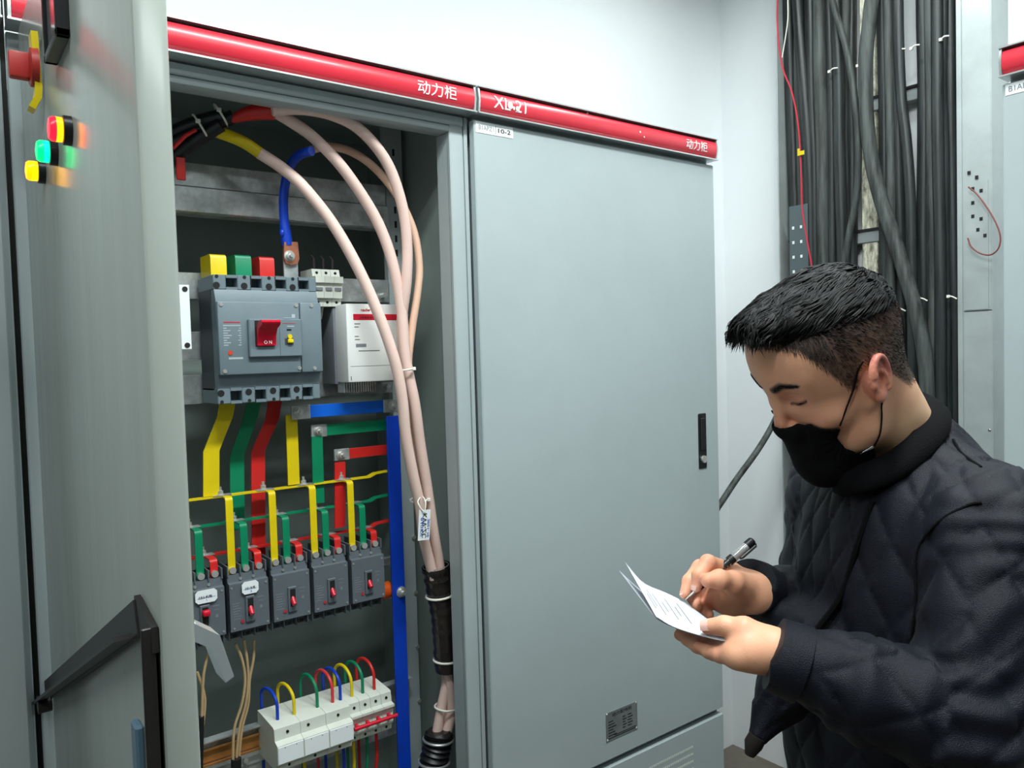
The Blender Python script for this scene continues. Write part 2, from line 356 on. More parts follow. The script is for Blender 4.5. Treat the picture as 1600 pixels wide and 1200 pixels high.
# latch lever on the inner face
def PYd(u,v): return PY(u,v,-.70)
a,b,c_,d_=PYd(300,986),PYd(334,1006),PYd(351,1056),PYd(318,1010)
h=Vector((0,0,.010))
q=[PYd(296,968),PYd(337,987),PYd(359,1050),PYd(346,1060),PYd(325,1008),PYd(296,996)]
mb=MB(); vs=[Vector((p.x,-.712,p.z)) for p in q]+[Vector((p.x,-.685,p.z)) for p in q]; n=len(q)
mb.add(vs,[tuple(range(n)),tuple(range(2*n-1,n-1,-1))]+[(i,(i+1)%n,n+(i+1)%n,n+i) for i in range(n)])
mb.box(xi,vs[0].x+.004,-.708,-.69,vs[5].z,vs[0].z,.002)
obj('latch_lever',mb,'chrome',dl,ang=20)
# small warning triangle scribble sticker
c1=PX(107,165)
# --- neighbouring cabinet at the far left
cl=thing('neighbour_cabinet',(-1.26,.25,0),'dark grey metal cabinet at the far left edge, beside the open door','cabinet')
obj('carcass',MB().box(-1.66,-.848,.022,DEP,.09,ZTOP,.002),'paint',cl)
obj('door',MB().box(-1.66,-.858,0,.0205,ZB,ZT,.002),'paint',cl)
obj('kick_panel',MB().box(-1.66,-.858,0,.0205,.1,ZB-.018,.002),'paint',cl)
obj('gap_shade_strip',MB().box(-.8478,-.8405,.03,.1,.1,ZTOP),'gap',cl)  # black strip standing for the shade in the gap between the cabinets
obj('plinth',MB().box(-1.65,-.85,.04,DEP-.02,0,.09),'gap',cl)
header(cl,-1.66,-.846)
# --- cabinet on the right edge, facing left
E0=P(1559,75.5,2,ZH1)
cx,cy=E0.x,E0.y
ce=thing('end_cabinet',(cx+.25,cy-.4,0),'grey metal cabinet with red header at the right edge, behind the man','cabinet')
def fce(x,y,z): return (cx+.02+y,cy-x,z)   # local (along, into, up) -> room
def fb(name,x0,x1,y0,y1,z0,z1,m,b=.002,parent=None):
    mb=MB().box(x0,x1,y0,y1,z0,z1,b); mb.v=[fce(*p) for p in mb.v]; return obj(name,mb,m,parent or ce)
fb('carcass',.006,.8,.022,DEP,.09,ZTOP,'paint'); d3=fb('door',.0,.8,0,.0205,ZB,ZT,'paint'); fb('kick_panel',0,.8,0,.0205,.1,ZB-.018,'paint'); fb('plinth',.02,.79,.04,DEP-.02,0,.09,'gap')
header(ce,0,.8,fce)
fb('label_sticker',.006,.085,-.001,0,ZT-.024,ZT-.002,'sticker',0,d3)
mb=text_mb('B1APZ1',.0105,lambda x,y,t:fce(.012+x,-.0012-t,ZT-.018+y),.0003,width=.045); obj('sticker_lettering',mb,'greyink',d3)
# ================================================================ INSIDE THE OPEN CABINET
YM=.262     # front of the mounting rails
def zat(u,v,y): return PY(u,v,y).z
def xat(u,v,y): return PY(u,v,y).x
# galvanised crossrails and perforated upright
def crossrail(z0,z1,x0,x1,label,groove=True,y=YM):
    t=thing('mounting_rail',((x0+x1)/2,y,z0),label,'rail','galvanised rails inside the open cabinet')
    zm=(z0+z1)/2
    if groove:
        obj('rail_web',MB().box(x0,x1,y,y+.018,zm+.002,z1,.0015),'galv',t); obj('rail_web',MB().box(x0,x1,y-.012,y+.018,z0,zm,.0015),'galv',t)
    else: obj('rail_web',MB().box(x0,x1,y,y+.018,z0,z1,.0015),'galv',t)
    obj('rail_flange',MB().box(x0,x1,y+.0,y+.04,z0-.0015,z0+.001),'galv',t)
    for x in (x0+.02,x1-.02): obj('rail_screw',MB().cyl((x,y-(.013 if groove else .001),z0+.014),(x,y-.019,z0+.014),.006,6),'steel',t)
    return t
XR=-.795; XE=xat(603,320,YM)
crossrail(zat(450,345,YM),zat(450,272,YM),XR,XE,'wide galvanised double rail at the top of the open cabinet, behind the blue cable')
crossrail(zat(590,471,YM),zat(590,437,YM),XR,XE,'galvanised rail behind the top of the large grey breaker',False)
crossrail(zat(510,556,YM),zat(510,517,YM),XR,XE,'galvanised rail behind the middle of the large grey breaker',False)
crossrail(zat(510,618,YM),zat(510,578,YM),XR,XE,'galvanised rail under the white meter box, behind the large breaker foot',False)
crossrail(zat(620,868,YM)-.016,zat(620,868,YM),XR,-.06,'thin galvanised rail behind the row of five small breakers',False)
crossrail(zat(620,868,YM)-.10,zat(620,868,YM)-.084,XR,-.06,'thin galvanised rail low behind the row of five small breakers',False)
crossrail(.70,.745,XR,-.06,'galvanised rail with a brown zinc strip behind the white terminal breakers',False)
for (x0,x1,lab,yy) in ((xat(609,480,YM+.01),xat(636,480,YM+.01),'perforated galvanised upright beside the pale cables at the right of the open cabinet',YM+.01),(-.79,-.765,'perforated galvanised upright at the hinge side of the open cabinet',YM+.02)):
    t=thing('perforated_upright',((x0+x1)/2,yy,.11),lab,'rail')
    obj('strip',MB().box(x0,x1,yy,yy+.02,.105,ZTOP-.012,.001),'paint',t)
    mb=MB(); z=1.84
    while z<2.1: mb.box((x0+x1)/2-.003,(x0+x1)/2+.003,yy-.0006,yy+.001,z,z+.016); z+=.034
    obj('slots',mb,'gap',t,kind='stuff')
    mb=MB(); z=.62
    while z<2.0:
        obj('upright_screw',MB().cyl((x1-.004,yy+.001,z),(x1-.004,yy-.005,z),.005,6),'steel',t); z+=.135
def flatbar(name,path,wv,tv,m,label,group=None,cat='busbar',bolts=(),ends=()):
    path=[Vector(p) for p in path]; c=path[len(path)//2]
    t=thing(name,c,label,cat,group)
    obj('bar',MB().ribbon(path,wv,tv),m,t,ang=50)
    for b in bolts: bolt(b,t)
    for e in ends:
        obj('bare_end',MB().box(*e,.0008),'galv',t)
    return t
def bolt(p,t,d=(0,-1,0),r=.0075):
    p=Vector(p); d=Vector(d)
    obj('bolt',MB().tube([p,p+d*.0018,p+d*.0019,p+d*.0085,p+d*.0086,p+d*.016],[r*1.45,r*1.45,r,r,r*.5,r*.5],12),'steel',t)
def bend(p0,p1,p2,r=.008,n=5):
    """rounded corner at p1"""
    a=(p0-p1).normalized()*r; b=(p2-p1).normalized()*r; return [p1+a*(1-t)**2+b*t**2 for t in [k/n for k in range(n+1)]]
# ---- large moulded case breaker
fy=.145
TL,TR,BL,BR=PY(331,428,fy),PY(497,431,fy),PY(344,633,fy),PY(500,622,fy)
bx0=(TL.x+BL.x)/2; bx1=(TR.x+BR.x)/2; bz1=TL.z; bz0=(BL.z+BR.z)/2; W=bx1-bx0; H=bz1-bz0
big=thing('main_circuit_breaker',((bx0+bx1)/2,.2,bz0),'large dark grey four-pole circuit breaker with a red toggle, top of the open cabinet','breaker')
yb=.25
def X(f): return bx0+W*f
def Z(f): return bz0+H*f
mb=MB().box(X(.0),X(1),fy+.022,yb,Z(.1),Z(.9),.002); obj('base',mb,'mccbd',big)
def termblock(name,za,zb,top):
    # terminal housing: four dark pockets between walls
    mb=MB(); y0,y1=fy+.004,yb
    pc=[.17,.40,.64,.87]; hw=.052
    z0,z1=(za,zb)
    pz0,pz1=(z0+(z1-z0)*.18,z0+(z1-z0)*.80)
    xs=[0]+[q for c in pc for q in (c-hw,c+hw)]+[1]
    for i in range(0,len(xs),2): mb.box(X(xs[i]),X(xs[i+1]),y0,y1,z0,z1,.0015)
    for c in pc: mb.box(X(c-hw),X(c+hw),y0,y1,z0,pz0); mb.box(X(c-hw),X(c+hw),y0,y1,pz1,z1); mb.box(X(c-hw),X(c+hw),y0+.03,y1,pz0,pz1)
    obj(name,mb,'mccb',big,kind='stuff')
    for c in (.03,.285,.52,.755):
        zz=(pz0+pz1)/2-(.006 if top else -.006)
        obj('terminal_hole',MB().cyl((X(c),y0+.001,zz),(X(c),y0-.0006,zz),.0065,14),'gap',big)
        zz+= .017 if top else -.017
        obj('terminal_hole',MB().cyl((X(c)+.001,y0+.001,zz),(X(c)+.001,y0-.0006,zz),.0035,10),'gap',big)
    for c in (.345,.58,.81):
        obj('terminal_slot',MB().box(X(c),X(c)+.0016,y0-.0006,y0+.001,z0+(z1-z0)*.35,z1) if top else MB().box(X(c),X(c)+.0016,y0-.0006,y0+.001,z0,z0+(z1-z0)*.6),'gap',big)
termblock('upper_terminal_housing',Z(.885),Z(1.0),True); termblock('lower_terminal_housing',Z(0),Z(.125),False)
obj('shoulder',MB().prism([(fy+.004,Z(.885)),(fy-.004,Z(.80)),(fy-.004,Z(.235)),(fy+.004,Z(.125)),(fy+.03,Z(.125)),(fy+.03,Z(.885))],0,X(.005),X(.995)),'mccb',big)
cv=obj('front_cover',MB().box(X(.0),X(.776),fy-.016,fy,Z(.225),Z(.79),.003),'mccb',big)
obj('side_cover',MB().box(X(.782),X(1.0),fy-.016,fy,Z(.225),Z(.79),.003),'mccb',big)
obj('handle_plinth',MB().box(X(.265),X(.776),fy-.025,fy-.014,Z(.355),Z(.655),.002),'mccb',big)
mb=MB().box(X(.555),X(.557),fy-.0254,fy-.024,Z(.36),Z(.65)); obj('plinth_seam',mb,'mccbd',big)
fyp=fy-.025
mb=MB().box(X(.32),X(.32)+.037,fyp-.001,fyp+.001,Z(.44),Z(.64)); obj('toggle_slot',mb,'gap',big)
# toggle: face plate and curled grip
tx0,tx1=X(.33),X(.505)
pts=[(fyp-.0,Z(.445)),(fyp-.006,Z(.445)),(fyp-.009,Z(.52)),(fyp-.017,Z(.575)),(fyp-.034,Z(.605)),(fyp-.036,Z(.625)),(fyp-.032,Z(.64)),(fyp-.018,Z(.635)),(fyp-.004,Z(.60))]
obj('toggle',MB().prism(pts,0,tx0,tx1),'redp',big,ang=50)
obj('toggle_lettering',text_mb('ON',.0065,lambda x,y,t:(tx0+.012+x,fyp-.0088-t,Z(.458)+y),.0006,width=.015,spacing=1.5),'print',big)
for (u,v) in ((.035,.765),(.745,.765),(.045,.255),(.755,.26),(.90,.765),(.91,.255)):
    obj('cover_screw',MB().cyl((X(u),fy-.015,Z(v)),(X(u),fy-.0175,Z(v)),.0038,12),'steel',big)
mb=MB(); yy=fy-.0163
obj('cover_red_line',MB().box(X(.05),X(.20),yy,fy-.015,Z(.625),Z(.632)),'redp',big)
mb.box(X(.045),X(.205),yy,fy-.015,Z(.60),Z(.608))
for k in range(8):
    z=Z(.58-.0185*k); mb.box(X(.045),X(.045+.03+.011*((k*3)%5)),yy,fy-.015,z,z+.0018); mb.box(X(.205-.015-.006*((k*2)%4)),X(.205),yy,fy-.015,z,z+.0018)
mb.box(X(.085),X(.215),yy,fy-.015,Z(.345),Z(.36))
mb.box(X(.60),X(.68),yy-.009,fy-.024,Z(.662),Z(.666)); mb.box(X(.695),X(.73),yy,fy-.015,Z(.665),Z(.695))
yy2=fyp-.0004; mb.box(X(.63),X(.70),yy2,fyp,Z(.592),Z(.600))
obj('printed_data',mb,'printg',big,kind='stuff')
obj('cover_red_line',MB().box(X(.58),X(.715),yy2,fyp,Z(.618),Z(.621)),'redp',big)
obj('test_window',MB().box(X(.625),X(.67),fyp-.001,fyp,Z(.562),Z(.575),.001),'gap',big)
obj('test_button',MB().cyl((X(.65),fyp,Z(.515)),(X(.65),fyp-.004,Z(.515)),.0045,14),'yelp',big)
obj('test_button',MB().box(X(.625),X(.68),fyp-.007,fyp,Z(.46),Z(.495),.002),'yelp',big)
obj('button_frame',MB().box(X(.605),X(.685),fyp-.001,fyp,Z(.452),Z(.50)),'mccbd',big)
obj('status_dot',MB().cyl((X(.10),fy-.015,Z(.395)),(X(.10),fy-.017,Z(.395)),.0045,14),mat('orange_dot',(205,70,45),.4),big)
# sleeved lugs on its top
for nm,m,(u0,u1,v0,v1),lab in (('incoming_busbar','yel',(329,354,396,424),'yellow sleeved copper lug on top of the large breaker'),('incoming_busbar','grn',(368,393,397,424),'green sleeved copper lug on top of the large breaker'),('incoming_busbar','red',(406,429,400,424),'red sleeved copper lug on top of the large breaker')):
    a,b=PY(u0,v0,.175),PY(u1,v0,.175); z1=a.z; z0=bz1-.004
    pth=[Vector((0,.24,z0)),Vector((0,.24,z1-.004)),]
    xm=(a.x+b.x)/2; hw=(b.x-a.x)/2
    pts=[(.178,z0),(.178,z1-.008),(.180,z1-.003),(.186,z1),(.245,z1),(.245,z0)]
    flat=thing(nm,(xm,.21,z0),lab,'busbar','sleeved lugs on the large breaker')
    obj('sleeve',MB().prism(pts,0,xm-hw,xm+hw),m,flat,ang=40)
# blue cable with copper lug
t=thing('blue_cable',PY(450,400,.20),'blue insulated cable ending in a copper lug on the large breaker','cable')
pth=spline([PY(487,236,.10),PY(470,241,.13),PY(456,255,.16),PY(447,280,.185),PY(443,310,.195),PY(444,345,.2),PY(449,384,.2)],6)
obj('insulation',MB().tube(pth,[.0095]*(len(pth)-6)+[.0105,.011,.0115,.0115,.0118,.0118],14),'blud',t)
obj('taped_bump',MB().ball(PY(441,364,.195),.006,10,(1,1,1.4)),'blud',t)
a=PY(440,382,.2); b=PY(464,382,.2); c=PY(452,412,.2)
obj('copper_lug',MB().prism([(a.x+.002,a.z+.004),(b.x-.002,b.z+.004),(b.x,c.z+.01),(b.x-.004,c.z),(c.x,c.z-.004),(a.x+.004,c.z),(a.x,c.z+.01)],1,.19,.197),'copper',t)
obj('lug_tab',MB().box(a.x+.002,b.x-.001,.197,.202,bz1-.002,c.z+.02),'galv',t)
bolt(PY(452,400,.19),t,r=.008)
# ---- three pole fuse switch at its right
f0,f1=PY(491,419,.175),PY(536,424,.175); fz0=PY(498,478,.175).z; fz1=PY(495,419,.175).z
t=thing('miniature_breaker',((f0.x+f1.x)/2,.2,fz0),'cream three-pole miniature breaker to the right of the large breaker','breaker')
fh=fz1-fz0; fx0,fx1=f0.x,f1.x-.002
pts=[(.25,fz0),(.186,fz0),(.186,fz0+fh*.22),(.178,fz0+fh*.22),(.176,fz0+fh*.60),(.17,fz0+fh*.62),(.17,fz0+fh*.79),(.186,fz0+fh*.80),(.19,fz1),(.25,fz1)]
for k in range(3):
    a=fx0+(fx1-fx0)*k/3; b=fx0+(fx1-fx0)*(k+1)/3-.0006
    pl_=obj('pole',MB().prism(pts,0,a,b),'beige',t)
    m_=(a+b)/2
    obj('screw_hole',MB().cyl((m_,.189,fz0+fh*.90),(m_,.1865,fz0+fh*.90),.003,10),'gap',pl_)
    obj('screw_hole',MB().cyl((m_,.19,fz0+fh*.11),(m_,.1855,fz0+fh*.11),.003,10),'gap',pl_)
    obj('pole_print',MB().box(a+.003,b-.003,.1745,.1765,fz0+fh*.42,fz0+fh*.5),'greyink',pl_)
    obj('wire_tail',MB().tube([(m_,.2,fz1-.005),(m_,.2,fz1+.022),(m_-.001,.21,fz1+.03)],[.0032,.0034,.0026],8),'blacksteel',pl_)
    obj('wire_tail',MB().tube([(m_-.004,.215,fz0-.025),(m_,.21,fz0+.004)],.0028,8),'tie',pl_)
# ---- white meter box
w0,w1=PY(540,474,.135),PY(617,476,.135); wz0=PY(548,598,.135).z; wz1=w0.z
t=thing('surge_monitor_box',((w0.x+w1.x)/2,.2,wz0),'white plastic meter box with a red band, behind the pale cables','meter box')
wh=wz1-wz0; wx0,wx1=w0.x+.001,w1.x+.03
obj('housing',MB().box(wx0,wx1,.137,.25,wz0,wz1,.004),'white',t)
obj('base_housing',MB().box(wx0-.006,wx1,.19,.255,wz0-.004,wz1-.004,.003),mat('meter_side',(120,124,132),.5),t)
obj('red_band',MB().box(wx0+.016,wx1-.012,.1362,.138,wz0+wh*.79,wz0+wh*.87,.002),'redp',t)
obj('display_digits',text_mb('HHHHH',.005,lambda x,y,q:(wx0+.032+x,.136-q,wz0+wh*.81+y),.0003,width=.03),'gap',t)
obj('box_lettering',text_mb('nader',.006,lambda x,y,q:(wx0+.034+x,.1366-q,wz0+wh*.905+y),.0003,bold=.02,width=.024),'redp',t)
mb=MB().box(wx0+.006,wx1-.006,.1364,.138,wz0+wh*.205,wz0+wh*.208); 
obj('lid_seam',mb,'greyink',t)
mb=MB(); mb.box(wx0+.020,wx0+.044,.1364,.138,wz0+wh*.45,wz0+wh*.49)
obj('model_print',mb,'greyink',t)
mb=MB()
for k in range(12): mb.box(wx0+.026+.0042*k,wx0+.029+.0042*k,.1364,.138,wz0+wh*.395,wz0+wh*.405)
for (q,zz) in ((.014,.74),(.010,.70),(.009,.58),(.012,.54)): mb.box(wx0+.018,wx0+.018+q,.1366,.138,wz0+wh*zz,wz0+wh*(zz+.008))
mb.box(wx0+.006,wx0+.0072,.1364,.138,wz0+wh*.03,wz0+wh*.08)
obj('fine_print',mb,'ink',t,kind='stuff')
mb=MB()
for k in range(14): mb.box(wx0+.004+.0056*k,wx0+.0075+.0056*k,.17,.2,wz0-.022,wz0+.001)
obj('terminal_comb',mb,'galv',t,kind='stuff')
# left bracket strip with two slots near the door edge
a=PY(289,445,.15); b=PY(300,546,.15)
t=thing('slotted_bracket',((a.x+b.x)/2,.15,b.z),'white slotted metal bracket left of the large breaker','bracket')
obj('plate',MB().box(a.x-.02,b.x,.15,.155,b.z,a.z,.001),'sticker',t)
for z in (a.z-.008,b.z+.008): obj('slot_hole',MB().cyl((b.x-.008,.1505,z),(b.x-.008,.149,z),.005,12),'blacksteel',t)
# ---- busbars under the large breaker
ym=.215
def bar(pix,hw,m,label,y=ym,**k):
    pth=[PY(u,v,y) for u,v in pix]; return flatbar('vertical_busbar',pth,(hw,0,0),.0018,m,label,'sleeved busbars under the large breaker',**k)
bar([(356,626),(352,650),(330,705),(330,775)],.0155,'yel','yellow cranked busbar under the left pole of the large breaker')
bar([(397,628),(392,650),(370,712),(371,828)],.0145,'grn','green cranked busbar under the large breaker',y=ym+.035)
bar([(430,626),(425,655),(403,705),(404,868)],.0145,'red','red cranked busbar under the large breaker',y=ym+.03)
bar([(455,648),(459,757)],.0125,'yel','straight yellow busbar left of the green riser')
bar([(495,682),(498,786)],.0125,'grn','straight green riser busbar below the blue crossbar',y=ym)
bar([(531,722),(531,824)],.0125,'red','straight red riser busbar below the red crossbar',y=ym)
def cross(nm,u0,u1,v,hh,m,label,y,e0=None,e1=None,bolts=()):
    a,b=PY(u0,v,y),PY(u1,v,y); z=a.z
    t=thing(nm,((a.x+b.x)/2,y,z),label,'busbar')
    obj('bar',MB().box(a.x,b.x,y-.002,y+.002,z-hh,z+hh,.0008),m,t)
    if e0: c=PY(e0,v,y); obj('bare_end',MB().box(c.x,a.x+.002,y-.003,y+.003,z-hh*1.1,z+hh*1.1,.0008),'galv',t)
    if e1: c=PY(e1,v,y); obj('bare_end',MB().box(b.x-.002,c.x,y-.003,y+.003,z-hh*1.1,z+hh*1.1,.0008),'galv',t)
    for bu in bolts: c=PY(bu,v,y-.003); bolt((c.x,y-.003,z),t)
    return t
cross('blue_crossbar',483,600,643,.0135,'blu','blue horizontal busbar below the large breaker',.205,e0=455,e1=622,bolts=(466,613))
cross('green_crossbar',509,604,672,.0125,'grn','green horizontal busbar below the blue crossbar',.224,e0=486,bolts=(497,))
cross('red_crossbar',544,604,709,.0115,'red','red horizontal busbar at the right, under the green crossbar',.224,e0=522,bolts=(533,))
# tall blue neutral bar
t=thing('blue_neutral_bar',PY(618,800,.20),'tall blue vertical busbar beside the pale cables','busbar')
a=PY(605,700,.20).x; b=PY(625,700,.20).x; zt=PY(612,650,.2).z
obj('bar',MB().box(a,b,.198,.204,.3,zt,.001),'blud',t)
z=PY(618,927,.198).z
bolt(((a+b)/2+.006,.198,z),t,r=.009)
for k in range(6): obj('insulator_rib',MB().tube([(a-.012+.0035*k-.004,.225,z+.004),(a-.012+.0035*k-.001,.225,z+.004)],.019,20),'orange',t)
# ---- three stepped crossbars and the droppers
NB=5; fyb=.172
x3=PY(427,960,fyb).x; x5=PY(599.5,900,fyb).x; bw=.0785
pitch=(x5-bw-x3)/2
BX=[x3+pitch*(k-2) for k in range(NB)]
tz=PY(484,855,fyb).z if False else None
bt=PY(418,878,fyb+.0).z; bb=PY(484,975,fyb).z
pc=[.165,.5,.835]
levels=[('yel',(345,775),.225),('grn',(380,806),.232),('red',(420,846),.24)]
zl=[PY(345,775,.215).z,PY(383,812,.222).z,PY(455,845,.228).z]
names=['yellow','green','red']; pos=['leftmost small breaker','second small breaker from the left','middle small breaker','fourth small breaker from the left','rightmost small breaker']
for q,(m,_,yy) in enumerate(levels):
    z=zl[q]; yy=.215+.007*q
    t=thing('%s_distribution_bar'%names[q],(-.42,yy,z),'%s flat distribution busbar running across above the five small breakers'%names[q],'busbar')
    xe=PY(604,760,yy).x
    p=[(-.77,yy,z),(xe-.045,yy,z),(xe-.03,yy,z+.006),(xe+.004,yy,z+.008)]
    obj('bar',MB().ribbon(p,(0,.0085,0),.0015),m,t)
    for k in range(NB):
        xc=BX[k]+bw*pc[q]
        obj('bare_patch',MB().box(xc-.024,xc+.012,yy-.0095,yy+.0095,z+.0012,z+.0026),'galv',t)
        bolt((xc-.008,yy,z+.0026),t,(0,0,1),.0058)
for k in range(NB):
    for q in range(3):
        xc=BX[k]+bw*pc[q]; yy=.215+.007*q; z=zl[q]; yd=.188
        p=[Vector((xc,yy+.004,z-.001)),Vector((xc,yd,z-.001)),Vector((xc,yd,bt-.016))]
        pth=[p[0]]+bend(p[0],p[1],p[2])+[p[2]]
        flatbar('dropper_busbar',pth,(.0072,0,0),.0014,levels[q][0],'%s dropper busbar feeding the %s'%(names[q],pos[k]),'sleeved droppers above the small breakers')
# ---- small breakers
def small(k,proto=None):
    lab=['grey moulded breaker at the far left with a white tag and raised toggle','grey moulded breaker with a white handwritten tag, second from the left','grey moulded breaker in the middle of the row, no tag','grey moulded breaker without tag, second from the right','grey moulded breaker at the right end of the row, by the blue bar'][k]
    x0=BX[k]; x1=x0+bw; h=bt-bb
    t=thing('small_circuit_breaker',((x0+x1)/2,.21,bb),lab,'breaker','small breakers in the cabinet row')
    Xs=lambda f:x0+bw*f
    Zs=lambda f:bb+h*f
    obj('body',MB().box(x0,x1,fyb+.014,.255,Zs(.08),Zs(.90),.0015),'mccbd',t)
    obj('front_cover',MB().prism([(fyb+.02,Zs(.90)),(fyb+.008,Zs(.90)),(fyb+.006,Zs(.80)),(fyb-.004,Zs(.79)),(fyb-.004,Zs(.15)),(fyb+.006,Zs(.135)),(fyb+.02,Zs(.13))],0,x0+.0004,x1-.0004),'mccbs',t)
    # barriers between the terminals, top and bottom
    for f in (0,.315,.645,.965):
        obj('phase_barrier',MB().box(Xs(f),Xs(f)+.0028,fyb+.004,.255,Zs(.88),Zs(1.0)+.004,.0006),'mccbs',t)
        obj('phase_barrier',MB().box(Xs(f),Xs(f)+.0028,fyb+.010,.255,Zs(.0),Zs(.13),.0006),'mccbs',t)
    for f in pc:
        obj('terminal_clamp',MB().box(Xs(f)-.009,Xs(f)+.009,fyb+.03,.25,Zs(.86),Zs(.94),.001),'gap',t)
        obj('terminal_screw',MB().cyl((Xs(f),fyb+.034,Zs(.93)),(Xs(f),fyb+.008,Zs(.955)),.0068,12),'steel',t)
        obj('terminal_block',MB().box(Xs(f)-.0085,Xs(f)+.0085,fyb+.016,.25,Zs(.015),Zs(.085),.001),'mccbd',t)
        obj('terminal_hole',MB().box(Xs(f)-.004,Xs(f)+.004,fyb+.0155,fyb+.018,Zs(.03),Zs(.07)),'gap',t)
    for f in (.33,.66): obj('cover_screw',MB().cyl((Xs(f),fyb+.008,Zs(.835)),(Xs(f),fyb+.004,Zs(.835)),.0028,8),'steel',t)
    yc=fyb-.004
    for (a,b) in ((.06,.74),(.93,.74),(.09,.19),(.94,.19)): obj('cover_screw',MB().cyl((Xs(a),yc,Zs(b)),(Xs(a),yc-.001,Zs(b)),.0022,8),'steel',t)
    obj('toggle_surround',MB().box(Xs(.38),Xs(.62),yc-.004,yc+.001,Zs(.25),Zs(.60),.0012),'mccbs',t)
    obj('toggle_slot',MB().box(Xs(.435),Xs(.575),yc-.0046,yc-.003,Zs(.33),Zs(.57)),'gap',t)
    up=(k==0)
    z0=Zs(.44) if up else Zs(.36)
    g=MB().tube([(Xs(.505),yc+.002,z0+(.003 if up else .016)),(Xs(.505),yc-.006,z0+(.004 if up else .006)),(Xs(.505),yc-.012,z0+(.010 if up else 0))],[.0052,.005,.0048],12)
    if up: g=MB().box(Xs(.42),Xs(.60),yc-.014,yc,Zs(.46),Zs(.54),.002)
    obj('toggle',g,'redp',t,ang=60)
    if k: obj('trip_button',MB().cyl((Xs(.30),yc,Zs(.27)),(Xs(.30),yc-.0015,Zs(.27)),.0036,12),mat('dull_red',(170,50,60),.5) if k==1 else bpy.data.materials['dull_red'],t)
    mb=MB()
    for j in range(7): z=Zs(.52-.035*j); mb.box(Xs(.07),Xs(.22+.03*((j*2+k)%3)),yc-.0003,yc+.0002,z,z+.0012)
    mb.box(Xs(.70),Xs(.86),yc-.0003,yc+.0002,Zs(.55),Zs(.56)); mb.box(Xs(.72),Xs(.84),yc-.0003,yc+.0002,Zs(.50),Zs(.507)); mb.box(Xs(.76),Xs(.82),yc-.0003,yc+.0002,Zs(.40),Zs(.44))
    obj('printed_data',mb,'greyink',t,kind='stuff')
    if k<2:
        lx0,lx1=(Xs(.30),Xs(.72)) if k else (Xs(.28),Xs(.80)); lz0,lz1=Zs(.63),Zs(.80)
        c=.005; mb=MB().prism([(lx0,lz0+c),(lx0+c,lz0),(lx1-c,lz0),(lx1,lz0+c),(lx1,lz1-c),(lx1-c,lz1),(lx0+c,lz1),(lx0,lz1-c)],1,yc-.0048,yc-.0036)
        obj('white_tag',mb,'sticker',t)
        obj('tag_lettering',text_mb('出线',.0055,lambda x,y,q:(lx0+.006+x,yc-.0049-q,lz0+.009+y),.0003,width=(lx1-lx0)*.62),'ink',t)
        mb=text_mb('1' if k==0 else '2',.0045,lambda x,y,q:((lx0+lx1)/2+x,yc-.0049-q,lz0+.003+y),.0003)
        mb.box(lx0+.003,lx1-.003,yc-.0051,yc-.0048,(lz0+lz1)/2-.0028,(lz0+lz1)/2-.0023)
        obj('tag_lettering',mb,'inkblue',t)
for k in range(NB): small(k)
# ---- bare tan wires dropping from the small breakers
def wire(name,pts,r,m,label,cat='wire',group=None,n=6,seg=8):
    mb=MB().tube(spline(pts,n),r,seg); return obj(name,mb,m,None,label,cat,group)
for i,(pts) in enumerate(([(368,1006),(378,1030),(383,1062),(378,1100),(366,1140),(364,1196)],[(381,1000),(386,1030),(388,1062),(384,1100),(374,1140),(369,1196)],[(397,1000),(396,1030),(390,1062),(388,1100),(378,1140),(373,1196)])):
    wire('tan_wire',[PY(u,v,.20+.004*i) for u,v in pts]+[PY(pts[-1][0],1240,.2+.004*i)],.0028,'beigewire',['left tan wire of the three bunched beside the chrome lever','middle tan wire of the three bunched beside the chrome lever','right tan wire of the three bunched beside the chrome lever'][i],'wire','tan wires below the second breaker')
for i,(pts) in enumerate(([(325,1020),(318,1056),(316,1100),(314,1160)],[(308,1050),(318,1080),(320,1105),(314,1160)])):
    wire('tan_wire',[PY(u,v,.20+.004*i) for u,v in pts],.0028,'beigewire',['longer tan wire close to the open door edge','shorter tan wire crossing it close to the open door edge'][i],'wire','tan wires by the door edge')
wire('wire_sleeve',[PY(314,1120,.198),PY(313,1160,.198),PY(312,1200,.198),PY(312,1240,.198)],.0065,'black','black sleeve over the tan wires close to the door edge','sleeve')
wire('wire_sleeve',[PY(369,1185,.2),PY(369,1215,.2),PY(369,1240,.2)],.0105,'black','black sleeve over the three tan wires at the bottom edge','sleeve')
